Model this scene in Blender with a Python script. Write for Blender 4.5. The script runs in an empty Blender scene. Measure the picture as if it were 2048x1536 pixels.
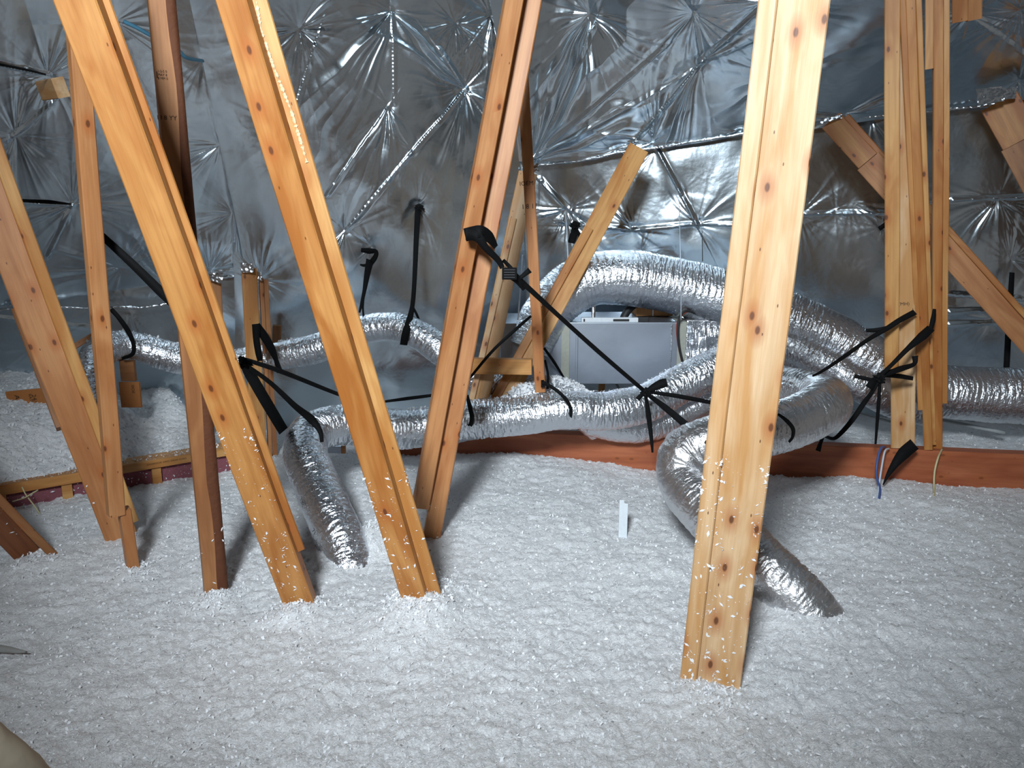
import bpy, math, random
import numpy as np
from mathutils import Vector, Matrix
random.seed(7); rng = np.random.default_rng(7)
sc = bpy.context.scene
COL = sc.collection

# ------------------------------------------------------------------ camera, world, lights, exposure
PITCH = math.radians(12.0); FPX = 1577.0; CAMZ = 1.0
cam_d = bpy.data.cameras.new('camera'); cam = bpy.data.objects.new('camera', cam_d); COL.objects.link(cam)
cam.location = (0, 0, CAMZ); cam.rotation_euler = (math.pi/2 - PITCH, 0, 0)
cam_d.sensor_fit = 'HORIZONTAL'; cam_d.sensor_width = 36.0; cam_d.lens = FPX/2048*36.0
cam_d.clip_start = 0.02; cam_d.clip_end = 60
sc.camera = cam
w = bpy.data.worlds.new('attic_gloom'); sc.world = w; w.use_nodes = True
w.node_tree.nodes['Background'].inputs[0].default_value = (0.50, 0.475, 0.46, 1)
w.node_tree.nodes['Background'].inputs[1].default_value = 0.26
def spot(name, loc, target, power, col, cone, blend, rad):
    l = bpy.data.lights.new(name, 'SPOT'); l.energy = power; l.color = col
    l.spot_size = math.radians(cone); l.spot_blend = blend; l.shadow_soft_size = rad
    o = bpy.data.objects.new(name, l); COL.objects.link(o); o.location = loc
    o.rotation_euler = (Vector(target)-Vector(loc)).to_track_quat('-Z', 'Y').to_euler()
    return o
spot('work_light', (-0.50, -0.80, 2.25), (0.10, 3.0, 0.72), 590, (0.85, 0.94, 1.0), 70, 1.0, 0.26)
sc.view_settings.view_transform = 'Standard'; sc.view_settings.look = 'None'
sc.view_settings.gamma = 1; sc.view_settings.use_curve_mapping = False
sc.view_settings.exposure = 0.40

# ------------------------------------------------------------------ measuring from the camera
cp, sp = math.cos(PITCH), math.sin(PITCH)
F = Vector((0, cp, -sp)); U = Vector((0, sp, cp)); R = Vector((1, 0, 0)); CAM = Vector((0, 0, CAMZ))
def ray(px, py): return F + R*((px-1024)/FPX) - U*((py-768)/FPX)
def at(px, py, Y):
    d = ray(px, py); return CAM + d*(Y/d.y)
def atd(px, py, dep): return CAM + ray(px, py)*dep
def onz(px, py, z=0.0):
    d = ray(px, py); return CAM + d*((z-CAMZ)/d.z)
def depth(P): return (Vector(P)-CAM).dot(F)
def proj_np(P):
    v = P - np.array(CAM); dz = v@np.array(F)
    dz = np.where(np.abs(dz) < 1e-6, 1e-6, dz)
    return 1024+FPX*(v@np.array(R))/dz, 768-FPX*(v@np.array(U))/dz, dz

# ------------------------------------------------------------------ numpy noise
_perm = rng.random((256, 256))*2-1
def vnoise(x, y, pery=None):
    xi = np.floor(x).astype(int); yi = np.floor(y).astype(int)
    xf = x-xi; yf = y-yi
    xf = xf*xf*(3-2*xf); yf = yf*yf*(3-2*yf)
    y1 = yi+1
    if pery: yi = yi % pery; y1 = y1 % pery
    a = _perm[xi & 255, yi & 255]; b = _perm[(xi+1) & 255, yi & 255]
    c = _perm[xi & 255, y1 & 255]; d = _perm[(xi+1) & 255, y1 & 255]
    return (a*(1-xf)+b*xf)*(1-yf)+(c*(1-xf)+d*xf)*yf
def fbm(x, y, o=4):
    s = 0; a = 1
    for i in range(o):
        s = s+a*vnoise(x*2**i+17.3*i, y*2**i+9.1*i); a *= .5
    return s
def billow(x, y, o=3):
    s = 0; a = 1
    for i in range(o):
        s = s+a*np.abs(vnoise(x*2**i+31.7*i, y*2**i+5.9*i)); a *= .5
    return s

# ------------------------------------------------------------------ object helpers
def tag(o, label=None, cat=None, group=None, kind=None):
    if label: o['label'] = label
    if cat: o['category'] = cat
    if group: o['group'] = group
    if kind: o['kind'] = kind
    return o
def thing(name, label, cat, loc=(0, 0, 0), group=None):
    o = bpy.data.objects.new(name, None); COL.objects.link(o); o.location = loc
    o.empty_display_size = .05
    return tag(o, label, cat, group)
def link(name, me, mat, parent=None, M=None):
    o = bpy.data.objects.new(name, me); COL.objects.link(o)
    if mat is not None: me.materials.append(mat)
    if M is not None:
        o.matrix_basis = M
    if parent is not None:
        o.parent = parent; o.matrix_parent_inverse = Matrix.Translation(parent.location).inverted()
    return o
def mesh_np(name, V, Q, smooth=True):
    """quads / tris from numpy arrays"""
    me = bpy.data.meshes.new(name)
    V = np.asarray(V, dtype=np.float32).reshape(-1, 3); Q = np.asarray(Q, dtype=np.int32)
    n, k = Q.shape
    me.vertices.add(len(V)); me.vertices.foreach_set('co', V.ravel())
    me.loops.add(n*k); me.loops.foreach_set('vertex_index', Q.ravel())
    me.polygons.add(n); me.polygons.foreach_set('loop_start', np.arange(n, dtype=np.int32)*k)
    if smooth: me.polygons.foreach_set('use_smooth', np.ones(n, dtype=bool))
    me.update(calc_edges=True)
    return me
def mesh_py(name, V, Fc, smooth=False):
    me = bpy.data.meshes.new(name); me.from_pydata([tuple(v) for v in V], [], Fc); me.update()
    if smooth:
        for p in me.polygons: p.use_smooth = True
    return me
def grid_quads(nr, nc, wrap=False):
    r = np.arange(nr-1)[:, None]; c = np.arange(nc if wrap else nc-1)[None, :]
    a = r*nc+c; b = r*nc+(c+1) % nc; d = (r+1)*nc+c; e = (r+1)*nc+(c+1) % nc
    return np.stack([a, b, e, d], -1).reshape(-1, 4)

# ------------------------------------------------------------------ materials
def lin(c):
    c = [v/255 for v in c]
    return tuple([(v/12.92 if v <= .04045 else ((v+.055)/1.055)**2.4) for v in c])+(1,)
class NT:
    def __init__(s, name):
        s.m = bpy.data.materials.new(name); s.m.use_nodes = True; s.t = s.m.node_tree
        s.b = s.t.nodes['Principled BSDF']
    def n(s, typ, **kw):
        nd = s.t.nodes.new(typ)
        for k, v in kw.items():
            if k.startswith('i_'): nd.inputs[k[2:].replace('_', ' ')].default_value = v
            else: setattr(nd, k, v)
        return nd
    def l(s, a, b): s.t.links.new(a, b)
    def ramp(s, fac, stops):
        r = s.n('ShaderNodeValToRGB'); e = r.color_ramp.elements
        while len(e) < len(stops): e.new(.5)
        for i, (p, c) in enumerate(stops):
            e[i].position = p; e[i].color = c if len(c) == 4 else tuple(c)+(1,)
        s.l(fac, r.inputs[0]); return r.outputs[0]
    def mix(s, fac, a, b, mode='MIX'):
        m = s.n('ShaderNodeMix', data_type='RGBA', blend_type=mode)
        for sock, v in ((m.inputs[0], fac), (m.inputs[6], a), (m.inputs[7], b)):
            if hasattr(v, 'links'): s.l(v, sock)
            else: sock.default_value = v
        return m.outputs[2]
    def math(s, op, a, b=0.0):
        m = s.n('ShaderNodeMath', operation=op)
        for sock, v in ((m.inputs[0], a), (m.inputs[1], b)):
            if hasattr(v, 'links'): s.l(v, sock)
            else: sock.default_value = v
        return m.outputs[0]
W0 = (0, 0, 0, 1); W1 = (1, 1, 1, 1)
def wood(name, A, B, rough=.5, knots=1.0):
    t = NT(name)
    tc = t.n('ShaderNodeTexCoord'); oi = t.n('ShaderNodeObjectInfo')
    off = t.n('ShaderNodeVectorMath', operation='SCALE'); off.inputs[0].default_value = (7.3, 3.1, 11.7); t.l(oi.outputs['Random'], off.inputs['Scale'])
    add = t.n('ShaderNodeVectorMath', operation='ADD'); t.l(tc.outputs['Object'], add.inputs[0]); t.l(off.outputs[0], add.inputs[1])
    # warp
    def mp(scale):
        m = t.n('ShaderNodeMapping'); m.inputs['Scale'].default_value = scale; t.l(add.outputs[0], m.inputs['Vector']); return m.outputs[0]
    n1 = t.n('ShaderNodeTexNoise', i_Scale=1.0, i_Detail=5.0, i_Roughness=.6); t.l(mp((90, 90, 2.2)), n1.inputs['Vector'])
    n2 = t.n('ShaderNodeTexNoise', i_Scale=1.0, i_Detail=3.0, i_Roughness=.55, i_Distortion=.6); t.l(mp((16, 16, 3.0)), n2.inputs['Vector'])
    n3 = t.n('ShaderNodeTexNoise', i_Scale=1.0, i_Detail=2.0); t.l(mp((300, 300, 12)), n3.inputs['Vector'])
    base = t.mix(t.ramp(n2.outputs[0], [(.38, W0), (.62, W1)]), lin(A), lin(B))
    mid = tuple(.72*v for v in lin(B)[:3])+(1,)
    c = t.mix(t.math('MULTIPLY', t.ramp(n1.outputs[0], [(.45, W0), (.75, W1)]), .45), base, mid)
    c = t.mix(t.math('MULTIPLY', t.ramp(n3.outputs[0], [(.5, W0), (.8, W1)]), .25), c, mid)
    # knots: a few voronoi cells only
    for sc_, size, keep, ringy in (((15, 15, 8.0), .15, .62, 1), ((42, 42, 16), .12, .91, 0)):
        sx = t.n('ShaderNodeSeparateXYZ'); t.l(add.outputs[0], sx.inputs[0]); cx = t.n('ShaderNodeCombineXYZ')
        t.l(t.math('MULTIPLY', t.math('ADD', sx.outputs[0], sx.outputs[1]), sc_[0]), cx.inputs[0]); t.l(t.math('MULTIPLY', sx.outputs[2], sc_[2]), cx.inputs[1])
        v = t.n('ShaderNodeTexVoronoi', i_Scale=1.0, voronoi_dimensions='2D'); t.l(cx.outputs[0], v.inputs['Vector'])
        sel = t.math('GREATER_THAN', t.n('ShaderNodeSeparateColor').outputs[0], keep)
        sep = sel.node.inputs[0].links[0].from_node; t.l(v.outputs['Color'], sep.inputs[0])
        core = t.ramp(v.outputs['Distance'], [(size*.35, W1), (size*.6, W0)])
        halo = t.ramp(v.outputs['Distance'], [(size*.6, W1), (size*2.2, W0)])
        k = t.math('MULTIPLY', sel, knots)
        if ringy: c = t.mix(t.math('MULTIPLY', t.math('MULTIPLY', halo, k), .6), c, lin((164, 88, 34)))
        c = t.mix(t.math('MULTIPLY', t.math('MULTIPLY', core, k), .85), c, lin((84, 40, 15)))
    t.l(c, t.b.inputs['Base Color'])
    t.b.inputs['Roughness'].default_value = rough
    bp = t.n('ShaderNodeBump', i_Strength=.25, i_Distance=.002); t.l(n1.outputs[0], bp.inputs['Height']); t.l(bp.outputs[0], t.b.inputs['Normal'])
    return t.m
def plain(name, c, rough=.6, metal=0.0, bump=0, bscale=100):
    t = NT(name); t.b.inputs['Roughness'].default_value = rough; t.b.inputs['Metallic'].default_value = metal
    tc = t.n('ShaderNodeTexCoord'); n = t.n('ShaderNodeTexNoise', i_Scale=float(bscale), i_Detail=3.0); t.l(tc.outputs['Object'], n.inputs['Vector'])
    d = tuple(v*.8 for v in lin(c)[:3])+(1,)
    t.l(t.mix(n.outputs[0], lin(c), d), t.b.inputs['Base Color'])
    if bump:
        bp = t.n('ShaderNodeBump', i_Strength=float(bump), i_Distance=.003); t.l(n.outputs[0], bp.inputs['Height']); t.l(bp.outputs[0], t.b.inputs['Normal'])
    return t.m
def foil(name, c, rough, bumps, metal=1.0, rvar=.1):
    t = NT(name); t.b.inputs['Base Color'].default_value = lin(c); t.b.inputs['Metallic'].default_value = metal
    tc = t.n('ShaderNodeTexCoord'); last = None
    for scale, st, dist in bumps:
        n = t.n('ShaderNodeTexNoise', i_Scale=float(scale), i_Detail=3.0, i_Roughness=.6, i_Distortion=.4); t.l(tc.outputs['Object'], n.inputs['Vector'])
        bp = t.n('ShaderNodeBump', i_Strength=st, i_Distance=dist); t.l(n.outputs[0], bp.inputs['Height'])
        if last: t.l(last, bp.inputs['Normal'])
        last = bp.outputs[0]
    t.l(last, t.b.inputs['Normal'])
    n = t.n('ShaderNodeTexNoise', i_Scale=3.0, i_Detail=2.0); t.l(tc.outputs['Object'], n.inputs['Vector'])
    mr = t.n('ShaderNodeMapRange'); mr.inputs['To Min'].default_value = rough-rvar; mr.inputs['To Max'].default_value = rough+rvar
    t.l(n.outputs[0], mr.inputs[0]); t.l(mr.outputs[0], t.b.inputs['Roughness'])
    return t.m
M_honey = wood('honey_pine', (202, 152, 92), (176, 116, 56))
M_orange = wood('orange_pine', (190, 134, 74), (160, 96, 38))
M_pale = wood('pale_pine', (212, 178, 138), (192, 142, 88))
M_pink = wood('rosy_fir', (188, 132, 84), (164, 104, 58))
M_brown = wood('brown_fir', (168, 116, 72), (138, 88, 50))
M_dark = wood('dark_fir', (120, 70, 38), (92, 50, 26))
M_rust = wood('rust_beam', (176, 102, 66), (150, 78, 46), knots=.6)
M_blocker = plain('light_blocker', (62, 52, 44), .9)  # unseen roof sheets, kept dark so the foil reflects less light
M_torn = plain('torn_wood', (228, 200, 160), .8, 0, .8, 200)
M_bark = plain('bark', (92, 48, 20), .8, 0, .9, 60)
M_foilwall = foil('radiant_barrier_foil', (206, 218, 226), .24, [(7, .18, .015), (45, .12, .003)])
M_duct = foil('duct_foil', (222, 226, 232), .27, [(80, .7, .006), (200, .35, .002)])
M_ductm = foil('duct_film', (212, 212, 214), .36, [(50, .6, .006), (180, .3, .002)])
M_galv = foil('galvanised_steel', (172, 180, 192), .42, [(14, .08, .01)], rvar=.06)
M_tape = foil('foil_tape', (225, 228, 232), .22, [(60, .6, .004)])
M_mast = plain('grey_mastic', (168, 170, 160), .8, 0, .4, 80)
M_strap = plain('black_webbing', (9, 10, 12), .75, 0, .5, 400)
M_strap.node_tree.nodes['Principled BSDF'].inputs['Specular IOR Level'].default_value = .2
M_white = plain('white_plastic', (225, 232, 238), .45)
M_pvc = plain('pvc_pipe', (170, 176, 178), .4)
M_bluep = plain('pale_blue_cable', (92, 150, 180), .25)
M_rub = plain('black_rubber', (34, 34, 36), .6)
M_blue = plain('blue_cable', (70, 92, 150), .4)
M_wirew = plain('white_cable', (205, 215, 228), .4)
M_wirey = plain('yellow_cable', (205, 195, 150), .5)
M_red = plain('red_cable', (150, 70, 55), .5)
M_ink = plain('ink', (38, 26, 20), .8)
M_card = plain('cardboard', (176, 122, 72), .8, 0, .15, 60)
M_osb = plain('particle_board', (176, 112, 58), .8, 0, .5, 120)
M_batt = plain('pink_batt', (138, 82, 92), 1.0, 0, 1.0, 120)
M_grey = plain('grey_lump', (150, 148, 145), .9, 0, .6, 60)
M_wrap = plain('beige_wrap', (188, 174, 152), .9, 0, .5, 30)
def insul():
    t = NT('white_insulation'); t.b.inputs['Roughness'].default_value = 1
    t.b.inputs['Specular IOR Level'].default_value = .1
    tc = t.n('ShaderNodeTexCoord')
    n = t.n('ShaderNodeTexNoise', i_Scale=170.0, i_Detail=5.0, i_Roughness=.7, i_Distortion=1.2); t.l(tc.outputs['Object'], n.inputs['Vector'])
    n2 = t.n('ShaderNodeTexNoise', i_Scale=38.0, i_Detail=4.0, i_Roughness=.65, i_Distortion=.8); t.l(tc.outputs['Object'], n2.inputs['Vector'])
    n3 = t.n('ShaderNodeTexNoise', i_Scale=1.6, i_Detail=2.0); t.l(tc.outputs['Object'], n3.inputs['Vector'])
    v = t.n('ShaderNodeTexVoronoi', i_Scale=34.0); t.l(tc.outputs['Object'], v.inputs['Vector'])
    sp_ = t.ramp(v.outputs['Distance'], [(.06, W1), (.15, W0)])
    sx = t.n('ShaderNodeSeparateColor'); t.l(v.outputs['Color'], sx.inputs[0])
    s = t.math('MULTIPLY', sp_, t.math('GREATER_THAN', sx.outputs[0], .5))
    c = t.mix(n3.outputs[0], lin((246, 248, 250)), lin((240, 240, 242)))
    c = t.mix(t.math('MULTIPLY', t.ramp(n2.outputs[0], [(.60, W0), (.78, W1)]), .35), c, lin((170, 168, 170)))  # grey blotches paint the shade of crevices into the fluff
    c = t.mix(t.math('MULTIPLY', s, .6), c, lin((92, 88, 86)))
    t.l(c, t.b.inputs['Base Color'])
    b2 = t.n('ShaderNodeBump', i_Strength=.8, i_Distance=.010); t.l(n2.outputs[0], b2.inputs['Height'])
    b1 = t.n('ShaderNodeBump', i_Strength=.9, i_Distance=.005); t.l(n.outputs[0], b1.inputs['Height']); t.l(b2.outputs[0], b1.inputs['Normal'])
    t.l(b1.outputs[0], t.b.inputs['Normal'])
    return t.m
M_ins = insul()
M_fluff = plain('loose_fluff', (243, 245, 248), 1.0)

# ------------------------------------------------------------------ the attic floor of blown insulation
PL0, PL1 = onz(-40, 1012, .03), onz(455, 915, .05)      # line of the low curb on the left
pdir = Vector((PL1.x-PL0.x, PL1.y-PL0.y)).normalized()
BASES = []     # little drifts against things: (x, y, height, radius)
def drift(px, py, h=.02, r=.07): p = onz(px, py); BASES.append((p.x, p.y, h, r))
for a in ((820, 1248, .03, .10), (865, 1225, .045, .09), (800, 1225, .02, .05), (592, 1230, .022, .07), (600, 1212, .02, .06), (430, 1190, .015, .06), (270, 1140, .015, .05), (70, 1125, .015, .07),
          (1420, 1385, .012, .07), (1620, 1250, .02, .10), (1530, 1215, .03, .06), (760, 1075, .05, .10), (700, 1100, .03, .09), (880, 1180, .02, .08)): drift(*a)
def floor_h(x, y, fine=True):
    z = .018*fbm(x*1.6+3, y*1.6+1, 3)+.006*fbm(x*7, y*7, 2)
    bx = x*pdir.x+y*pdir.y
    # gentle rise of the drift against the beam near the V of webs
    z = z+.030*np.exp(-(((x-.12)/.38)**2+((y-3.2)/.35)**2))
    z = z-.02*np.exp(-(((x-.7)/.4)**2+((y-2.95)/.3)**2))
    bl = 3.28+(x+.48)*(-.178)          # the line of the rust coloured beam
    z = z+.055*np.clip((y-bl-.05)/.12, 0, 1)*np.clip((x-.5)/.3, 0, 1)
    for (cx, cy, h, r) in BASES: z = z+h*np.exp(-((x-cx)**2+(y-cy)**2)/(r*r))
    if fine:
        wx = x+.012*vnoise(x*30, y*30); wy = y+.012*vnoise(x*30+40, y*30+7)
        z = z+.0080*(billow(wx*24, wy*24, 3)-.5)+.003*vnoise(x*140, y*140)+.0022*vnoise(x*260, y*260)
    return z
def build_floor():
    nr, nc = 680, 820
    Y = np.r_[np.linspace(-3.4, .1, 60), .15+np.linspace(0, 1, nr)**1.5*5.0]; nr += 60
    a = np.linspace(-1, 1, nc); a = a*(.62+.38*np.abs(a)**3)
    YY, AA = np.meshgrid(Y, a, indexing='ij')
    XX = AA*(np.maximum(YY, .15)*1.05+.45+np.maximum(.15-YY, 0)*1.5)
    Z = floor_h(XX, YY)
    V = np.stack([XX, YY, Z], -1)
    me = mesh_np('floor', V, grid_quads(nr, nc)[:, ::1])
    o = link('floor', me, M_ins); o['kind'] = 'structure'
    o['label'] = 'deep white blown insulation covering the attic floor'
build_floor()

# raised bank of insulation behind the low curb on the left
def bank_z(t, s):
    # t along the curb, s behind it
    return .10+.235*(1-np.exp(-np.maximum(s, 0)/.33))-.13*np.clip((t-.44)/.16, 0, 1)+.03*fbm(t*4, s*4, 2)
nrm = Vector((-pdir.y, pdir.x))
def build_bank():
    L = (PL1-PL0).length
    ts = np.linspace(-1.6, L+.06, 420); ss = np.linspace(0.0, 1.25, 260)
    T, S = np.meshgrid(ts, ss, indexing='ij')
    X = PL0.x+pdir.x*T+nrm.x*S; Y = PL0.y+pdir.y*T+nrm.y*S
    Z = bank_z(T, S)
    Z = Z*np.clip((S+.02)/.03, 0, 1)*1.0+.012*(billow(X*22, Y*22, 3)-.5)+.005*vnoise(X*140, Y*140)+.0035*vnoise(X*260, Y*260)
    Z = np.where(S < .004, -.03, Z)
    e = np.clip((L+.06-T)/.10, 0, 1)**.5
    Z = Z*e
    me = mesh_np('insulation_bank', np.stack([X, Y, Z], -1), grid_quads(len(ts), len(ss))[:, ::-1])
    o = link('insulation_bank', me, M_ins)
    tag(o, 'raised bank of white insulation heaped behind the low wooden curb at left', 'insulation', kind='stuff')
build_bank()

# loose tufts lying on the insulation
def flakes_mesh(name, P, N, size, seed=0, squash=1.0):
    g = np.random.default_rng(seed); n = len(P)
    d1 = g.normal(size=(n, 3)); d2 = g.normal(size=(n, 3))
    d1 /= np.linalg.norm(d1, axis=1)[:, None]; d2 -= (d2*d1).sum(1)[:, None]*d1; d2 /= np.linalg.norm(d2, axis=1)[:, None]
    s = size*(.35+g.random((n, 1))**4*2.6)
    up = N*s*.35
    a = P+d1*s; b = P-d1*s; c = P+d2*s*.45+up; d = P-d2*s*.45
    V = np.stack([a, c, b, d], 1).reshape(-1, 3)
    i = np.arange(n)[:, None]*4
    T = np.concatenate([np.hstack([i, i+1, i+3]), np.hstack([i+1, i+2, i+3])])
    return mesh_np(name, V, T, False)
def build_fluff():
    g = np.random.default_rng(5); n = 70000
    y = .9+g.random(n)**.8*2.6; x = (g.random(n)*2-1)*(y*.72+.1)
    z = floor_h(x, y)+.001
    me = flakes_mesh('loose_tufts', np.stack([x, y, z], 1), np.array([0, 0, 1.]), .0022, 1)
    o = link('loose_tufts', me, M_fluff); tag(o, 'small curled white tufts lying all over the insulation floor', 'insulation', kind='stuff')
build_fluff()
def build_base_fluff():
    g = np.random.default_rng(15); P = []
    for (cx, cy, h, r) in BASES:
        n = 700; a = g.random(n)*6.283; q = np.abs(g.normal(size=n))*r*.75
        P.append(np.stack([cx+np.cos(a)*q, cy+np.sin(a)*q, np.zeros(n)], 1))
    P = np.concatenate(P); P[:, 2] = floor_h(P[:, 0], P[:, 1])+.004*g.random(len(P))
    o = link('heaped_tufts', flakes_mesh('heaped_tufts', P, np.array([0, 0, 1.6]), .0026, 3), M_fluff)
    tag(o, 'ragged white tufts heaped where the webs and ducts enter the insulation', 'insulation', kind='stuff')
build_base_fluff()
def build_bank_fluff():
    g = np.random.default_rng(6); n = 9000
    L = (PL1-PL0).length
    t = g.random(n)*(L+.3)-.3; s = g.random(n)*1.0
    x = PL0.x+pdir.x*t+nrm.x*s; y = PL0.y+pdir.y*t+nrm.y*s
    z = bank_z(t, s)*np.clip((L+.06-t)/.10, 0, 1)**.5+.002
    o = link('bank_tufts', flakes_mesh('bank_tufts', np.stack([x, y, z], 1), np.array([0, 0, 1.]), .004, 2), M_fluff)
    tag(o, 'ragged white tufts along the raised insulation bank at left', 'insulation', kind='stuff')
build_bank_fluff()

# ------------------------------------------------------------------ foil sheets (radiant barrier) of the roof and knee walls
def polyeval(pts, vs, v):
    pts = np.array([list(p) for p in pts]); out = np.zeros((len(v), 3))
    for k in range(3):
        out[:, k] = np.interp(v, vs, pts[:, k])
    lo = v < vs[0]; hi = v > vs[-1]
    sl = (pts[1]-pts[0])/(vs[1]-vs[0]); out[lo] = pts[0]+(v[lo]-vs[0])[:, None]*sl
    sl = (pts[-1]-pts[-2])/(vs[-1]-vs[-2]); out[hi] = pts[-1]+(v[hi]-vs[-1])[:, None]*sl
    return out
def foil_sheet(name, label, left, right, vs, u, v, tufts=(), creases=(), seed=0, wave=.012, amp=1.0):
    g = np.random.default_rng(seed)
    if len(vs) == 3:      # one smooth hanging curve through three points
        q = lambda pts: np.stack([np.polyval(np.polyfit(vs, [p[k] for p in pts], 2), v) for k in range(3)], 1)
        Lp, Rp = q(left), q(right)
    else: Lp = polyeval(left, vs, v); Rp = polyeval(right, vs, v)
    P = Lp[:, None, :]*(1-u)[None, :, None]+Rp[:, None, :]*u[None, :, None]
    du = np.gradient(P, axis=1); dv = np.gradient(P, axis=0)
    N = np.cross(du, dv); N /= np.linalg.norm(N, axis=2)[:, :, None]+1e-12
    tocam = np.array(CAM)-P
    sg = np.sign((N*tocam).sum(2)); N *= np.where(np.median(sg) < 0, -1, 1)     # towards the room
    T1 = du/(np.linalg.norm(du, axis=2)[:, :, None]+1e-12); T2 = np.cross(N, T1)
    px, py, dz = proj_np(P.reshape(-1, 3)); px = px.reshape(P.shape[:2]); py = py.reshape(P.shape[:2])
    bad = (dz.reshape(P.shape[:2]) < .3)
    ii = (P[..., 0]+P[..., 1]*.4); jj = P[..., 2]+P[..., 1]*.5
    h = wave*fbm(ii*1.7+seed, jj*1.7, 2)+.3*wave*fbm(ii*6+seed*3, jj*6, 2)
    pts = []
    for t in tufts:
        d2 = np.where(bad, 1e9, (px-t[0])**2+(py-t[1])**2); k = np.unravel_index(np.argmin(d2), d2.shape)
        C = P[k]; pts.append((C, T1[k], T2[k])); 
        a_ = t[2] if len(t) > 2 else 1.0; Lr = t[3] if len(t) > 3 else .22
        D = P-C; x = D@T1[k]; y = D@T2[k]; r = np.sqrt(x*x+y*y); th = (np.arctan2(y, x)/(2*math.pi)+.5)
        nf = 26
        thw = th+.010*vnoise(r*9+seed, th*6+t[0]*.01)
        f1 = vnoise(np.full_like(thw, t[0]*.37+seed), thw*nf, nf); f2 = vnoise(np.full_like(thw, t[1]*.53+7), thw*nf*2, nf*2)
        lobe = np.clip(vnoise(np.full_like(th, t[1]*.71+3.3), th*7, 7)*1.3+.28, .02, 1.2)
        ridge = (1-np.abs(f1)*2.2)+.45*(1-np.abs(f2)*2)
        if len(t) > 4:      # folds fanning out to one side only
            pa = np.arctan2(-(py-t[1]), px-t[0]); dA = np.angle(np.exp(1j*(pa-math.radians(t[4]))))
            lobe = np.exp(-(dA/math.radians(t[5]))**2)*1.5
        rr = r/Lr
        h = h+amp*a_*lobe*ridge*.0046*np.clip(rr*3.5, 0, 1)*np.exp(-rr*1.15)-amp*a_*.009*np.exp(-rr*3.0)
    for c in creases:
        (x0, y0), (x1, y1) = c[0], c[1]; a_ = c[2] if len(c) > 2 else 1.0
        vx, vy = x1-x0, y1-y0; LL = vx*vx+vy*vy
        t = ((px-x0)*vx+(py-y0)*vy)/LL; tc = np.clip(t, 0, 1)
        d = np.hypot(px-(x0+tc*vx), py-(y0+tc*vy))/FPX*3.6
        side = np.sign((px-x0)*vy-(py-y0)*vx)
        d = np.where(bad, 9, d)
        h = h+a_*(.007*np.exp(-d/.016)-.005*np.exp(-np.abs(d-.022)/.012)*(side > 0)+.006*side*np.exp(-d/.06))
    P = P+N*h[:, :, None]
    me = mesh_np(name, P, grid_quads(*P.shape[:2]))
    o = link(name, me, M_foilwall); o['kind'] = 'structure'; o['label'] = label
    return o
def span(*segs):
    out = []
    for a, b, n in segs: out.append(np.linspace(a, b, n, endpoint=False))
    out.append(np.array([segs[-1][1]])); return np.concatenate(out)
HEML, HEMR = at(1045, 335, 3.95), at(2150, 186, 3.45)
CL0, CL1 = at(368, -60, 3.12), at(492, 548, 3.60)        # valley between left slope and centre sheet
CR0, CR1 = at(965, -60, 3.74), at(1045, 335, 3.90)
foil_sheet('ceiling_left', 'silver foil roof slope on the left, lit pale blue grey',
    [at(-60, -60, 2.74), at(-60, 624, 3.35)], [CL0, CL1], [0, 1], span((-.4, 0, 30), (0, 1, 330)), span((-.6, 0, 40), (0, 1, 420)),
    tufts=[(95, 150, 1.1, .2), (32, 272, 1.2, .2), (145, 408, 1.0, .18), (230, 45, .7), (405, 122, .6, .12), (440, 290, .9, .16), (480, 425, 1.2, .2), (420, 545, 1.0, .14), (15, 605, 1.0, .2), (240, 540, .8, .2), (320, 560, .7)],
    creases=[((30, 272), (105, 205), 1.0), ((100, 510), (148, 410), .8), ((145, 408), (0, 400), .8), ((0, 130), (95, 150), .8), ((400, 40), (490, 540), 1.6), ((230, 60), (330, 330), .7)], seed=1)
foil_sheet('wall_left', 'dark foil knee wall below the left roof slope',
    [at(-60, 600, 3.42), at(-60, 860, 3.55)], [at(496, 520, 3.63), at(496, 905, 3.68)], [0, 1], span((-1.6, 0, 30), (0, 1, 260)), np.linspace(0, 1.15, 150),
    tufts=[(255, 620, 1.0, .15), (60, 700, .6)], creases=[((0, 640), (180, 660), .4)], seed=2)
foil_sheet('wall_back', 'dark wrinkled foil sheet in the middle reaching down to the floor',
    [CL0, CL1, at(482, 900, 3.68)], [CR0, at(1050, 480, 3.92), at(1048, 900, 3.98)], [0, .62, 1], span((-.04, 1, 400)), span((-.5, 0, 50), (0, 1.05, 560)),
    tufts=[(790, 22, .7, .2), (790, 22, 2.2, .5, -128, 26), (790, 22, 1.4, .4, -45, 20), (934, 178, .6, .15), (934, 178, 1.8, .4, 142, 20), (934, 178, 1.0, .4, -95, 14), (778, 212, .6, .16), (778, 212, 1.2, .35, -105, 30), (825, 300, .6, .12), (690, 462, .9, .14), (838, 410, 1.0, .12), (742, 492, .8, .1), (985, 30, 1.3, .2), (915, 45, 1.1, .16), (650, 385, .4), (600, 60, .9, .22), (520, 560, .8, .15), (560, 260, .4, .3)], amp=1.3,
    creases=[((788, 20), (788, 205), .4), ((934, 178), (820, 305), .6), ((820, 305), (690, 460), .45), ((778, 212), (655, 385), .5), ((880, 100), (934, 178), 1.0), ((640, 60), (560, 300), .3)], seed=3, wave=.016)
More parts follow.
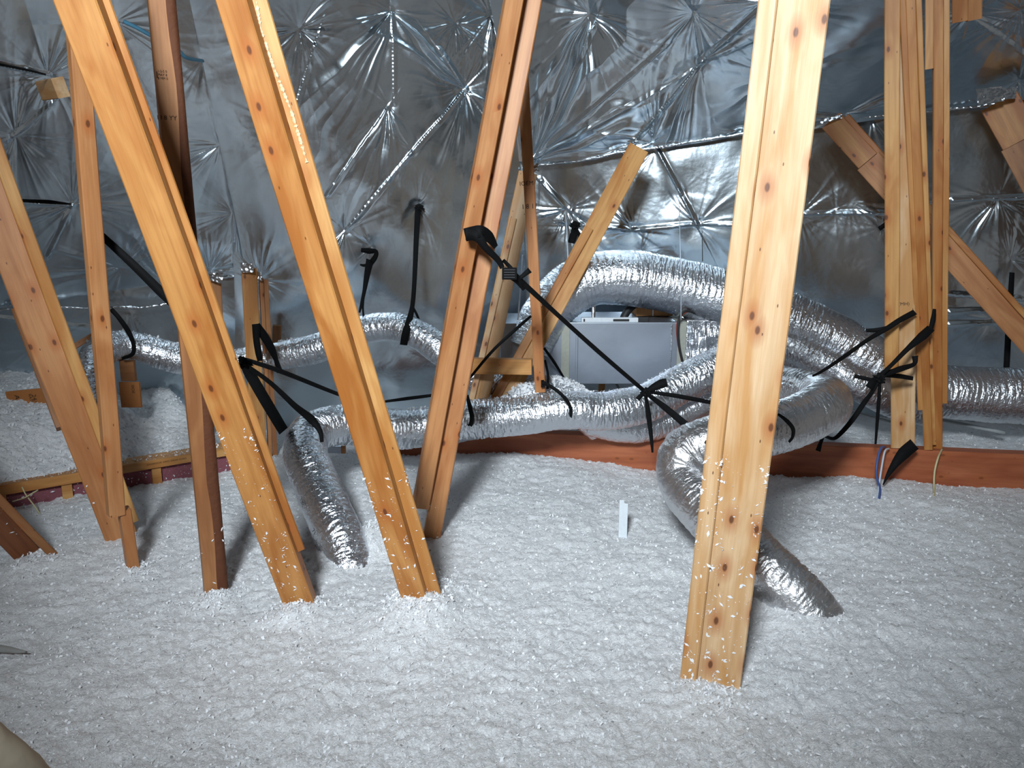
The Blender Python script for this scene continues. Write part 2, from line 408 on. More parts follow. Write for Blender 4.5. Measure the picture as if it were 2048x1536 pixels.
foil_sheet('ceiling_right', 'crumpled silver foil roof slope at upper right with long slanting folds',
    [CR0, CR1+Vector((0, -.03, -.005))], [at(2150, -60, 2.75), HEMR+Vector((0, -.03, -.005))], [0, 1], span((0, 1, 640), (1, 1.7, 40)), span((-1.5, 0, 50), (0, 1, 420)),
    tufts=[(1175, 30, 1.0, .3), (1175, 35, 1.2, .5, -112, 25), (1400, 130, .9, .30), (1398, 132, 1.6, .6, -118, 24), (1398, 132, 1.0, .5, 35, 18), (1062, 325, 2.2, 1.1, 47, 26), (1062, 325, 1.2, .5, 75, 20), (1305, 290, 1.2, .24), (1690, 232, 1.2, .18), (1480, 268, .9, .12), (1385, 30, .8, .2), (1230, 305, .9, .2), (2040, 168, 1.4, .2), (1940, 30, .9, .2), (1560, 150, .6, .2), (2040, 30, 1.1, .2), (1540, 0, .8)], amp=1.7,
    creases=[((1400, 130), (1530, 10), 1.3), ((1400, 130), (1262, 290), 1.2), ((1385, 35), (1400, 130), .8), ((1180, 60), (1070, 320), .9), ((1060, 325), (1380, 150), .7), ((1060, 325), (1330, 100), .5), ((1950, 40), (2048, 110), .9)], seed=4, wave=.02)
foil_sheet('wall_right', 'dark green grey foil knee wall behind the air ducts',
    [HEML+Vector((0, .01, .03)), at(1040, 900, 4.08)], [HEMR+Vector((0, .01, .03)), at(2150, 900, 3.56)], [0, 1], span((-.02, 1, 620), (1, 1.7, 40)), span((0, 1.05, 340)),
    tufts=[(1358, 385, 1.7, .22), (1392, 448, 1.3, .18), (1133, 420, 1.3, .16), (1268, 460, 1.1, .13), (1282, 500, .9, .1), (1150, 455, .7), (1672, 426, .7, .12), (1700, 405, .5), (1995, 398, 1.0, .16), (1310, 300, 1.0, .16), (1080, 350, .8, .12), (1745, 240, 1.0, .12), (2022, 520, .8, .12), (1985, 640, 1.0, .2), (1765, 455, .6, .1), (1600, 430, .5)],
    creases=[((1150, 450), (1270, 462), .7), ((1270, 462), (1392, 450), .9), ((1392, 450), (1480, 452), .7), ((1085, 370), (1133, 420), 1.0), ((1358, 385), (1392, 450), 1.0), ((1312, 300), (1358, 385), 1.0), ((1905, 402), (2048, 396), 1.1), ((1610, 430), (1770, 428), .8), ((1900, 625), (2040, 622), .9), ((1900, 650), (2048, 648), .7), ((1905, 590), (2040, 600), .5)], seed=5, wave=.012)

# unseen roof slope added behind the viewer to block light and darken reflections
xs = np.linspace(-5, 5, 120); tt_ = np.linspace(0, 1, 70); XX, TT = np.meshgrid(xs, tt_, indexing='ij')
YY = 1.1-TT*4.6; ZZ = 4.0-TT*3.7+.03*fbm(XX*2, TT*9, 3)
o = link('ceiling_back_unseen', mesh_np('ceiling_back_unseen', np.stack([XX, YY, ZZ], -1), grid_quads(120, 70)), M_blocker); o['kind'] = 'structure'; o['label'] = 'unseen dark roof sheet added behind the viewer to block light'

YY = 4.3-TT*3.2; ZZ = 2.12+TT*1.88  # sheet added out of view to keep world light off the foil
o = link('ceiling_front_unseen', mesh_np('ceiling_front_unseen', np.stack([XX, YY, ZZ], -1), grid_quads(120, 70)), M_blocker); o['kind'] = 'structure'; o['label'] = 'unseen dark roof sheet added above the foil to block light'

# ------------------------------------------------------------------ lumber
def wpx(L, Rr, tilt): return (Rr-L)*math.cos(tilt)
class Board: pass
def board(parent, mat, top, bot, Yb=None, Yt=None, yaw=0.0, t=.038, like=None, off=0.0, up=0.0, down=0.0, name='board', bark=None, W=None):
    """top=(left px, right px, row), bot likewise: the wide face of a piece of lumber measured in the photograph;
    the real width, length and distance follow from the ground contact"""
    cb = ((bot[0]+bot[1])/2, bot[2]); ct = ((top[0]+top[1])/2, top[2])
    tilt = math.atan2(abs(ct[0]-cb[0]), abs(cb[1]-ct[1])+1e-6)
    wb, wt = wpx(bot[0], bot[1], tilt), wpx(top[0], top[1], tilt)
    if like is not None:
        db, dt = like.dep(cb[1])+off, like.dep(ct[1])+off
        Wd = .5*(wb*db+wt*dt)/FPX/math.cos(yaw)
    else:
        Pb = at(cb[0], cb[1], Yb); db = depth(Pb)
        if Yt is None: dt = db*wb/wt
        else: dt = depth(at(ct[0], ct[1], Yt))
        Wd = .5*(wb*db+wt*dt)/FPX/math.cos(yaw)
    if W: Wd = W
    Pb = atd(cb[0], cb[1], db); Pt = atd(ct[0], ct[1], dt)
    Z = (Pt-Pb).normalized()
    view = ((Pb+Pt)/2-CAM).normalized()
    Yv = (view-Z*view.dot(Z)).normalized()
    Yv = Matrix.Rotation(yaw, 3, Z) @ Yv      # yaw > 0 shows the right-hand narrow side
    X = Yv.cross(Z).normalized()
    Ln = (Pt-Pb).length+up+down; O = Pb-Z*down
    b = Board(); b.X, b.Y, b.Z, b.O, b.L, b.W, b.t = X, Yv, Z, O, Ln, Wd, t
    ib, it = 1/db, 1/dt
    b.dep = lambda py: 1/(ib+(it-ib)*(py-cb[1])/(ct[1]-cb[1]))
    M = Matrix((( X.x, Yv.x, Z.x, O.x), (X.y, Yv.y, Z.y, O.y), (X.z, Yv.z, Z.z, O.z), (0, 0, 0, 1)))
    b.M = M; b.parent = parent
    c = min(.0028, Wd*.1); h = Wd/2
    sec = [(-h+c, 0), (h-c, 0), (h, c), (h, t-c), (h-c, t), (-h+c, t), (-h, t-c), (-h, c)]
    n = max(3, int(Ln/.07)); V = []; Fc = []
    ph = random.random()*6
    for k in range(n+1):
        z = Ln*k/n; wob = .0012*math.sin(z*5+ph)
        for (x, y) in sec: V.append((x+wob+random.uniform(-.0003, .0003), y+random.uniform(-.0003, .0003), z))
    for k in range(n):
        for j in range(8):
            a = k*8+j; bb = k*8+(j+1) % 8; Fc.append((a, bb, bb+8, a+8))
    Fc.append(tuple(range(7, -1, -1))); Fc.append(tuple(range(n*8, n*8+8)))
    b.o = link(name, mesh_py(name, V, Fc), mat, parent, M)
    if bark:   # waney, bark-edged corner along one side: fractions of the width hidden by bark along the length
        V = []; Fc = []; m = 40
        for k in range(m+1):
            z = Ln*k/m; f = bark[0]+(bark[1])*math.sin(z*3.1+ph)+.05*math.sin(z*17)+random.uniform(-.012, .012); f = max(.04, f)
            x0 = h-f*Wd
            V += [(x0, -.0006, z), (h-f*Wd*.45, -.0035-.002*random.random(), z), (h+.0025, -.001+.002*random.random(), z), (h+.003, t+.001, z)]
        for k in range(m):
            for j in range(3):
                a = k*4+j; Fc.append((a, a+1, a+5, a+4))
        ob = link('bark_edge', mesh_py('bark_edge', V, Fc, True), bark[2], parent, M)
        ob['label'] = bark[3]
    return b
def flakes_on(b, n, zmax, seed, power=2.0, size=.0027):
    g = np.random.default_rng(seed)
    z = g.random(n)**power*zmax; x = (g.random(n)-.5)*b.W*.96; k_ = np.round(g.random(n)*n/9); kx = (np.sin(k_*12.9)*.5)*b.W*.9; kz = np.abs(np.sin(k_*78.2))**power*zmax; cl = g.random(n) < .55
    x = np.where(cl, np.clip(kx+g.normal(size=n)*.006, -b.W*.48, b.W*.48), x); z = np.where(cl, np.abs(kz+g.normal(size=n)*.008), z)
    y = np.full(n, -.0012)
    me = flakes_mesh('insulation_flakes', np.stack([x, y, z], 1), np.array([0, -1., 0])*.3, size, seed)
    co = np.empty(len(me.vertices)*3, dtype=np.float32); me.vertices.foreach_get('co', co); co = co.reshape(-1, 3)
    co[:, 1] = -.0008-np.abs(co[:, 1]+.0012)*.45; me.vertices.foreach_set('co', co.ravel())
    o = link('insulation_flakes', me, M_fluff, b.parent, b.M); o['kind'] = 'stuff'
    return o
def text_mesh(txt, size):
    c = bpy.data.curves.new('txt', 'FONT'); c.body = txt; c.size = size; c.align_x = 'CENTER'; c.align_y = 'CENTER'; c.resolution_u = 2
    o = bpy.data.objects.new('txt', c); COL.objects.link(o)
    dg = bpy.context.evaluated_depsgraph_get(); me = bpy.data.meshes.new_from_object(o.evaluated_get(dg))
    bpy.data.objects.remove(o); return me
def stamp(b, px, py, txt, hpx, rot=0.0, label=None, name='ink_stamp', wide=1.0):
    d = ray(px, py); n = b.Y
    s = (b.O-CAM).dot(n)/d.dot(n); P = CAM+d*s-b.Y*.0009
    me = text_mesh(txt, hpx*s/FPX*1.35)
    X, Z = b.X, b.Z
    c, sn = math.cos(rot), math.sin(rot)
    X2 = X*c+Z*sn; Z2 = Z*c-X*sn; N = -b.Y; X2 = X2*wide
    M = Matrix(((X2.x, Z2.x, N.x, P.x), (X2.y, Z2.y, N.y, P.y), (X2.z, Z2.z, N.z, P.z), (0, 0, 0, 1)))
    o = link(name, me, M_ink, b.parent, M)
    if label: o['label'] = label
def fy(py, z=0.0): return onz(1024, py, z).y

# P3: left big leaning web
t3 = thing('truss_web', 'orange pine web leaning left, doubled board, second big one from left', 'lumber', onz(590, 1222))
b3 = board(t3, M_orange, (107, 190, 0), (567, 627, 1212), Yb=fy(1216), yaw=-.38, up=.75, down=.10)
board(t3, M_orange, (187, 220, 0), (585, 612, 1103), like=b3, off=.030, yaw=.1, up=.7, t=.06, name='brace_board')
flakes_on(b3, 420, .62, 11, 1.8)
# P4: centre big leaning web
t4 = thing('truss_web', 'long honey pine web leaning left across the middle, knotty, with pale torn bark line', 'lumber', onz(840, 1240))
b4 = board(t4, M_orange, (430, 492, 0), (811, 860, 1225), Yb=fy(1236), yaw=-.42, up=.6, down=.12)
b4b = board(t4, M_honey, (490, 538, 0), (857, 885, 1205), like=b4, off=.026, yaw=.12, up=.6, down=.14, t=.06, name='brace_board')
flakes_on(b4, 330, .5, 12, 1.8); flakes_on(b4b, 110, .5, 13, 1.8)
def chips_along(b, pts, mat, name, seed, label):
    g = np.random.default_rng(seed); V = []; Fc = []; wpts = []
    for (px, py) in pts:
        d_ = ray(px, py); sc_ = (b.O-CAM).dot(b.Y)/d_.dot(b.Y); wpts.append(b.M.inverted() @ (CAM+d_*sc_))
    P = np.array([list(p) for p in wpts]); zz = np.linspace(P[0, 2], P[-1, 2], 90)
    xx = np.interp(-zz, -P[:, 2], P[:, 0])
    for k in range(90):
        w_ = .0015+.004*g.random() if g.random() > .2 else .0006
        V += [(xx[k]-w_, .0004, zz[k]), (xx[k]-w_*.4, -.0012-.002*g.random(), zz[k]), (xx[k]+w_*.5, -.0012-.0015*g.random(), zz[k]), (xx[k]+w_, .0004, zz[k])]
    for k in range(89):
        for j in range(3): a = k*4+j; Fc.append((a, a+1, a+5, a+4))
    o = link(name, mesh_py(name, V, Fc), mat, b.parent, b.M); o['label'] = label
chips_along(b4b, [(513, 2), (522, 60), (546, 130), (566, 180), (584, 225), (604, 290), (614, 325)], M_torn, 'torn_edge', 3, 'pale torn splinter line')
# P6: right big post
t6 = thing('truss_web', 'pale thick doubled web post standing in front at right, nearest of all', 'lumber', onz(1430, 1370))
b6 = board(t6, M_pale, (1553, 1660, 0), (1388, 1481, 1368), Yb=fy(1368), yaw=.09, up=.5, down=.12)
b6b = board(t6, M_pale, (1515, 1554, 0), (1359, 1390, 1362), like=b6, off=.004, yaw=-.1, up=.5, down=.12, t=.06, name='brace_board')
flakes_on(b6, 520, .62, 14, 1.7); flakes_on(b6b, 200, .62, 15, 1.7)
# P1
t1 = thing('truss_web', 'leftmost tall web leaning left, brown pine with faint stamps', 'lumber', onz(240, 1088))
b1 = board(t1, M_pink, (-72, 0, 345), (205, 268, 1060), Yb=fy(1080), up=1.0, down=.12, yaw=-.05)
b1b = board(t1, M_honey, (-2, 22, 340), (202, 226, 900), like=b1, off=.012, up=.9, down=.25, yaw=.1, t=.05, name='brace_board')
flakes_on(b1, 40, .3, 16, 1.0)
# P18 behind P1
t18 = thing('truss_brace', 'short brown board mostly hidden behind the leftmost leaning web', 'lumber', at(110, 850, 2.62))
board(t18, M_brown, (25, 75, 622), (100, 145, 812), Yb=2.62, Yt=2.75, up=.02, down=.07)
# P2
t2 = thing('truss_web', 'slim upright web crossing in front of the leftmost leaning web', 'lumber', onz(250, 1135))
b2 = board(t2, M_pink, (146, 182, 130), (221, 249, 1020), Yb=2.08, Yt=2.0, yaw=.25, up=.1, down=.02)
board(t2, M_pink, (240, 262, 1022), (257, 278, 1135), like=b2, off=.02, yaw=.2, up=0, down=.1, name='brace_board')
# P17 with bark
t17 = thing('truss_web', 'brown upright web with dark bark along its right edge', 'lumber', onz(430, 1185))
b17 = board(t17, M_brown, (298, 348, 0), (411, 454, 1180), Yb=fy(1186), Yt=1.98, yaw=.12, up=.5, down=.12, bark=(.36, .07, M_bark, 'dark red brown bark'))
flakes_on(b17, 60, .3, 17, 1.5)
stamp(b17, 325, 150, '1-2-5 0\nMAY 8\n8 MM 0', 5, 0, wide=.9); stamp(b17, 334, 236, 'I I 8 YY', 9, 0)
stamp(b17, 314, 150, 'I', 13)
# P0 lower left
t0 = thing('truss_web', 'short dark brown leaning web end at the lower left edge', 'lumber', onz(60, 1120))
dm = onz(50, 1115)
b0 = board(t0, M_dark, (-190, -128, 885), (22, 92, 1112), Yb=fy(1118), Yt=2.05, up=.5, down=.10)
board(t0, M_brown, (-122, -100, 885), (86, 110, 1100), like=b0, off=.005, up=.5, down=.08, t=.05, name='brace_board')
flakes_on(b0, 40, .3, 18, 1.0)
# P5 V right member
t5 = thing('truss_web', 'rosy doubled web leaning right, strap tied round its upper half', 'lumber', onz(868, 1150))
b5 = board(t5, M_pink, (1013, 1045, 0), (824, 859, 1018), Yb=2.30, Yt=2.32, yaw=.22, up=.4, down=0)
b5b = board(t5, M_pink, (1047, 1080, 0), (838, 880, 1090), Yb=2.33, Yt=2.38, yaw=-.05, up=.4, down=.15, t=.05, name='back_board')
flakes_on(b5b, 20, .3, 19, 1.0)
# P10
t10 = thing('truss_web', 'thin upright web with ink stamps just right of the strapped web', 'lumber', at(1082, 785, 2.85))
b10 = board(t10, M_pink, (1027, 1051, 40), (1071, 1092, 785), Yb=2.85, Yt=2.75, up=.3, down=0)
stamp(b10, 1053, 367, 'IOEM', 9); stamp(b10, 1060, 413, 'I 8 11', 10)
# P11
t11 = thing('truss_web', 'pale pine web leaning right behind the thin stamped web', 'lumber', at(960, 797, 3.05))
b11 = board(t11, M_pale, (1036, 1075, 350), (940, 978, 797), Yb=3.05, yaw=.0, up=.01, down=.1)
board(t11, M_pale, (1021, 1034, 436), (938, 950, 797), like=b11, off=-.012, up=0, down=.1, t=.012, name='brace_board')
# D3
tD3 = thing('truss_brace', 'pine brace slanting up to the right in front of the big duct', 'lumber', at(980, 800, 3.06))
bD3 = board(tD3, M_honey, (1254, 1304, 295), (992, 1040, 780), Yb=3.06, Yt=3.42, up=0, down=.1)
board(tD3, M_orange, (1170, 1188, 455), (990, 1010, 780), like=bD3, off=-.014, up=0, down=.1, t=.016, name='brace_board')
# P12 horizontal + stub
def hboard(parent, mat, p0, p1, hpx, Y0, Y1, t=.038, name='board', up0=0):
    """level board: p0,p1 = pixel centres of its ends"""
    A, B = at(p0[0], p0[1], Y0), at(p1[0], p1[1], Y1)
    Z = (B-A).normalized(); view = ((A+B)/2-CAM).normalized(); Yv = (view-Z*view.dot(Z)).normalized(); 
    Yv = Vector((Yv.x, Yv.y, 0)); Yv = (Yv-Z*Yv.dot(Z)).normalized(); X = Yv.cross(Z).normalized()
    hw = hpx/FPX*depth((A+B)/2)/2; L = (B-A).length; c = .002
    sec = [(-hw+c, 0), (hw-c, 0), (hw, c), (hw, t-c), (hw-c, t), (-hw+c, t), (-hw, t-c), (-hw, c)]
    n = 8; V = []; Fc = []
    for k in range(n+1):
        for (x, y) in sec: V.append((x, y, L*k/n))
    for k in range(n):
        for j in range(8):
            a = k*8+j; bb = k*8+(j+1) % 8; Fc.append((a, bb, bb+8, a+8))
    Fc.append(tuple(range(7, -1, -1))); Fc.append(tuple(range(n*8, n*8+8)))
    M = Matrix(((X.x, Yv.x, Z.x, A.x), (X.y, Yv.y, Z.y, A.y), (X.z, Yv.z, Z.z, A.z), (0, 0, 0, 1)))
    b = Board(); b.X, b.Y, b.Z, b.O, b.L, b.W, b.t, b.M, b.parent = X, Yv, Z, A, L, 2*hw, t, M, parent
    b.o = link(name, mesh_py(name, V, Fc), mat, parent, M); return b
t12 = thing('cross_brace', 'short level board between the slanted webs left of the metal plenum', 'lumber', at(1000, 733, 2.97))
hboard(t12, M_honey, (940, 733), (1063, 735), 31, 2.97, 2.94)
# P14 P15 P16 far posts
t14 = thing('truss_web', 'far stud half hidden behind the orange leaning web, foil tape on top', 'lumber', at(430, 760, 3.3))
board(t14, M_pink, (415, 442, 562), (425, 452, 760), Yb=3.3, Yt=3.3, up=0, down=.1)
t15 = thing('truss_web', 'far pale stud standing left of two slim studs, strap looped over it', 'lumber', at(515, 880, 3.2))
b15 = board(t15, M_honey, (484, 513, 537), (502, 532, 880), Yb=3.2, Yt=3.2, up=0, down=.1)
t16 = thing('truss_web', 'far pair of slim studs between the two big leaning webs', 'lumber', at(540, 880, 3.25))
b16 = board(t16, M_pink, (518, 527, 557), (534, 543, 880), Yb=3.25, Yt=3.25, up=0, down=.1)
board(t16, M_pink, (528, 537, 560), (544, 553, 880), like=b16, off=.01, up=0, down=.1)
tb = thing('wood_block', 'small brown wood block behind the strap loop on the foil wall', 'lumber', at(553, 675, 3.55))
board(tb, M_brown, (545, 562, 652), (543, 561, 700), Yb=3.55, Yt=3.55)

# right cluster
t7 = thing('truss_web', 'pale upright web of the right cluster, strap crossing its front', 'lumber', at(1805, 897, 2.91))
b7 = board(t7, M_pale, (1796, 1822, 0), (1782, 1828, 897), Yb=2.91, Yt=2.80, up=.4, W=.083)
b7a = board(t7, M_honey, (1772, 1799, 0), (1769, 1797, 738), like=b7, off=-.036, up=.4, t=.034, name='brace_board')
stamp(b7, 1808, 608, '(MH)', 7)
t8 = thing('truss_web', 'narrow web of stacked boards leaning left in the right cluster', 'lumber', at(1858, 900, 2.90))
b8 = board(t8, M_orange, (1812, 1830, 0), (1849, 1866, 900), Yb=2.90, Yt=2.74, up=.4)
board(t8, M_orange, (1801, 1811, 0), (1836, 1849, 820), like=b8, off=.010, up=.4, down=0, name='back_board')
board(t8, M_honey, (1832, 1845, 0), (1864, 1871, 890), like=b8, off=.012, up=.4, name='back_board')
t9 = thing('truss_web', 'upright doubled web at the right end of the right cluster', 'lumber', at(1875, 900, 2.93))
b9 = board(t9, M_orange, (1868, 1886, 0), (1866, 1884, 901), Yb=2.93, Yt=2.80, yaw=.1, up=.4)
board(t9, M_honey, (1887, 1900, 0), (1884, 1894, 807), like=b9, off=.010, up=.4, name='brace_board')
board(t9, M_honey, (1851, 1867, 0), (1851, 1867, 138), like=b9, off=-.002, up=.4, name='short_board')
# D1, D2, top plate
tD1 = thing('truss_brace', 'long brace slanting down to the right behind the right cluster', 'lumber', at(2048, 665, 3.0))
def slant(parent, mat, lo0, up0, lo1, up1, Y0, Y1, ext0=0, ext1=0, t=.038, name='board'):
    """board with a diagonal run: lower/upper edge pixels at each end"""
    A = at((lo0[0]+up0[0])/2, (lo0[1]+up0[1])/2, Y0); B = at((lo1[0]+up1[0])/2, (lo1[1]+up1[1])/2, Y1)
    Z = (A-B).normalized(); view = ((A+B)/2-CAM).normalized(); Yv = (view-Z*view.dot(Z)).normalized(); X = Yv.cross(Z).normalized()
    dx, dy = lo1[0]-lo0[0], lo1[1]-lo0[1]; ll = math.hypot(dx, dy)
    wp = lambda lo, up: abs((up[0]-lo[0])*dy-(up[1]-lo[1])*dx)/ll
    W = .5*(wp(lo0, up0)*depth(A)+wp(lo1, up1)*depth(B))/FPX
    O = B-Z*ext1; L = (A-B).length+ext0+ext1; h = W/2; c = .0025
    sec = [(-h+c, 0), (h-c, 0), (h, c), (h, t-c), (h-c, t), (-h+c, t), (-h, t-c), (-h, c)]
    n = 14; V = []; Fc = []
    for k in range(n+1):
        for (x, y) in sec: V.append((x+random.uniform(-.0004, .0004), y, L*k/n))
    for k in range(n):
        for j in range(8):
            a = k*8+j; bb = k*8+(j+1) % 8; Fc.append((a, bb, bb+8, a+8))
    Fc.append(tuple(range(7, -1, -1))); Fc.append(tuple(range(n*8, n*8+8)))
    M = Matrix(((X.x, Yv.x, Z.x, O.x), (X.y, Yv.y, Z.y, O.y), (X.z, Yv.z, Z.z, O.z), (0, 0, 0, 1)))
    b = Board(); b.X, b.Y, b.Z, b.O, b.L, b.W, b.t, b.M, b.parent = X, Yv, Z, O, L, W, t, M, parent
    b.o = link(name, mesh_py(name, V, Fc), mat, parent, M); return b
slant(tD1, M_pink, (1719, 335), (1753, 310), (2080, 746), (2080, 655), 3.25, 3.0, 0, .5)
slant(tD1, M_orange, (1639, 249), (1684, 232), (1719, 334), (1752, 309), 3.32, 3.25, 0, 0, name='board')
slant(tD1, M_orange, (1684, 231), (1702, 233), (2080, 672), (2080, 655), 3.29, 2.985, 0, .5, .02, name='brace_board')
tD2 = thing('truss_brace', 'brace at upper right edge whose top end is covered with foil tape', 'lumber', at(2060, 330, 3.1))
slant(tD2, M_orange, (1966, 209), (2030, 196), (2009, 297), (2075, 266), 3.35, 3.3)
slant(tD2, M_brown, (2009, 298), (2075, 267), (2110, 490), (2180, 460), 3.3, 3.2, 0, .3)
tpl = thing('wood_block', 'square cut board end hanging from the top edge at right', 'lumber', at(1934, 20, 2.9))
board(tpl, M_pink, (1905, 1934, -80), (1905, 1934, 44), Yb=2.95, Yt=2.9, up=.1)
board(tpl, M_pink, (1934, 1963, -80), (1934, 1963, 40), Yb=2.955, Yt=2.905, up=.1)
tlb = thing('wood_block', 'small cut board end poking through torn foil at upper left', 'lumber', at(98, 185, 2.78))
slant(tlb, M_pale, (84, 200), (70, 165), (114, 196), (104, 158), 2.80, 2.66)

# rust coloured beam at the far side of the floor
tb_ = thing('beam', 'rust coloured wooden beam lying edgewise across the back of the floor', 'beam', at(1430, 905, 3.0))
PA, PB = at(790, 853, 3.28), at(2200, 912, 2.80)
d = (PB-PA).normalized(); nrm2 = Vector((-d.y, d.x, 0)).normalized()
def beam_piece(A, B, top, bot, t, mat, name, parent):
    V = []; n = 20
    for k in range(n+1):
        P = A.lerp(B, k/n)
        for (o, z) in ((0, bot), (0, top-.003), (.003, top), (t-.003, top), (t, top-.003), (t, bot)):
            V.append(P+nrm2*o+Vector((0, 0, z))-Vector((0, 0, 0)))
    O = A.copy(); X = (B-A).normalized(); Zv = nrm2.cross(X).normalized()
    Fc = [(k*6+j, k*6+(j+1) % 6, k*6+6+(j+1) % 6, k*6+6+j) for k in range(n) for j in range(6)]
    Fc += [tuple(range(5, -1, -1)), tuple(range(n*6, n*6+6))]
    # local frame with the grain (z) along the beam
    Mx = Matrix(((0, nrm2.x, X.x, O.x), (0, nrm2.y, X.y, O.y), (1, 0, X.z, O.z), (0, 0, 0, 1)))
    Mi = Mx.inverted(); V = [Mi@v for v in V]
    return link(name, mesh_py(name, V, Fc), mat, parent, Mx)
beam_piece(PA, PB, 0, -.22, .038, M_rust, 'board', tb_)
beam_piece(PA+nrm2*.040, PB+nrm2*.040, -.004, -.22, .036, M_rust, 'back_board', tb_)

# low curb on the left: plate, little studs, pink batt
tc_ = thing('curb', 'low wooden curb with pink batt under its plate, lower left', 'curb', (PL0.x, PL0.y, 0))
Lc = (PL1-PL0).length
d3 = Vector((pdir.x, pdir.y, 0)); n3 = Vector((nrm.x, nrm.y, 0))
def curb_box(t0_, t1_, s0, s1, z0, z1, mat, name, nseg=1, tilt=0.0):
    V = []
    for t_ in (0, 1):
        T_ = t0_+(t1_-t0_)*t_
        for (s, z) in ((s0, z0), (s0, z1), (s1, z1), (s1, z0)): V.append((s, z-0, T_-t0_))
    O = PL0+d3*t0_; O = Vector((O.x, O.y, 0))
    M = Matrix(((n3.x, 0, d3.x, O.x), (n3.y, 0, d3.y, O.y), (0, 1, 0, 0), (0, 0, 0, 1)))
    Fc = [(0, 1, 2, 3), (7, 6, 5, 4), (0, 4, 5, 1), (1, 5, 6, 2), (2, 6, 7, 3), (3, 7, 4, 0)]
    o = link(name, mesh_py(name, V, Fc), mat, tc_, M); return o
curb_box(-1.2, Lc*.38, -.028, .06, .062, .098, M_orange, 'top_plate')
curb_box(Lc*.38, Lc+.03, -.028, .06, .066, .098, M_honey, 'top_plate')
for tt in (.02, .30, .72, 1.0): curb_box(Lc*tt*.86+.03, Lc*tt*.86+.063, -.018, .02, -.05, .0615, M_honey, 'stud')
curb_box(-1.2, Lc+.02, -.002, .05, -.05, .0618, M_batt, 'pink_batt')
g_ = np.random.default_rng(21)
def curb_flakes(n, s0, s1, z0, z1, nm, seed):
    t_ = -.9+g_.random(n)*(Lc+.9); s_ = s0+g_.random(n)*(s1-s0); z_ = z0+g_.random(n)**1.6*(z1-z0)
    P = np.stack([PL0.x+pdir.x*t_+nrm.x*s_, PL0.y+pdir.y*t_+nrm.y*s_, z_], 1)
    o = link(nm, flakes_mesh(nm, P, np.array([0, -.6, .6]), .0032, seed), M_fluff, tc_); o['kind'] = 'stuff'
curb_flakes(900, -.006, -.003, -.02, .055, 'batt_flakes', 31)
curb_flakes(1500, -.026, .05, .0985, .104, 'plate_flakes', 32)
# printed line along the plate
me = text_mesh('OOIIIOOII OIIO OIIOI IOIIO', .009)
O = PL0+d3*(Lc*.72); P = Vector((O.x, O.y, .084))-n3*.0292
X2 = d3*1.0; Mx = Matrix(((d3.x*1.3, 0, -n3.x, P.x), (d3.y*1.3, 0, -n3.y, P.y), (0, 1, 0, P.z), (0, 0, 0, 1)))
link('ink_print', me, M_ink, tc_, Mx)

# chip board pieces standing in the bank
to = thing('board_piece', 'brown sheathing board with upright black letters lying in the left bank', 'board', at(60, 810, 3.05))
bo = hboard(to, M_osb, (17, 812), (140, 800), 58, 3.05, 3.05, .012, 'board')
stamp(bo, 36, 803, 'APA', 10, 0.0, wide=1.1); stamp(bo, 62, 800, 'RATED', 6, 0.0); stamp(bo, 70, 802, '24/16', 9, 0.0)
to2 = thing('board_piece', 'small brown board propped in the bank right of the slim left web', 'board', at(262, 800, 3.1))
bo2 = hboard(to2, M_osb, (240, 790), (280, 790), 52, 3.1, 3.1, .012, 'board')
stamp(bo2, 266, 778, 'IIIOII', 6, 0.0)
bo3 = hboard(to2, M_brown, (240, 742), (268, 742), 42, 3.14, 3.14, .02, 'block')

# ------------------------------------------------------------------ swept tubes
def catmull(P, n):
    P = [Vector(p) for p in P]; Q = [P[0]*2-P[1]]+P+[P[-1]*2-P[-2]]
    out = []
    for i in range(1, len(Q)-2):
        for k in range(n):
            t = k/n; a, b, c, d_ = Q[i-1], Q[i], Q[i+1], Q[i+2]
            out.append(.5*((2*b)+(c-a)*t+(2*a-5*b+4*c-d_)*t*t+(3*b-a-3*c+d_)*t**3))
    out.append(P[-1]); return out
def resample(pts, step):
    P = np.array([list(p) for p in pts]); d_ = np.r_[0, np.cumsum(np.linalg.norm(np.diff(P, axis=0), axis=1))]
    n = max(2, int(d_[-1]/step)); s = np.linspace(0, d_[-1], n)
    return np.stack([np.interp(s, d_, P[:, k]) for k in range(P.shape[1])], 1), s
def frames(C):
    T = np.gradient(C, axis=0); T /= np.linalg.norm(T, axis=1)[:, None]
    n = len(C); A = np.zeros_like(C); a = np.cross(T[0], [0, 0, 1.]); 
    if np.linalg.norm(a) < .2: a = np.cross(T[0], [0, 1., 0])
    a /= np.linalg.norm(a)
    for i in range(n):
        a = a-T[i]*a.dot(T[i]); a /= np.linalg.norm(a); A[i] = a
    return T, A, np.cross(T, A)
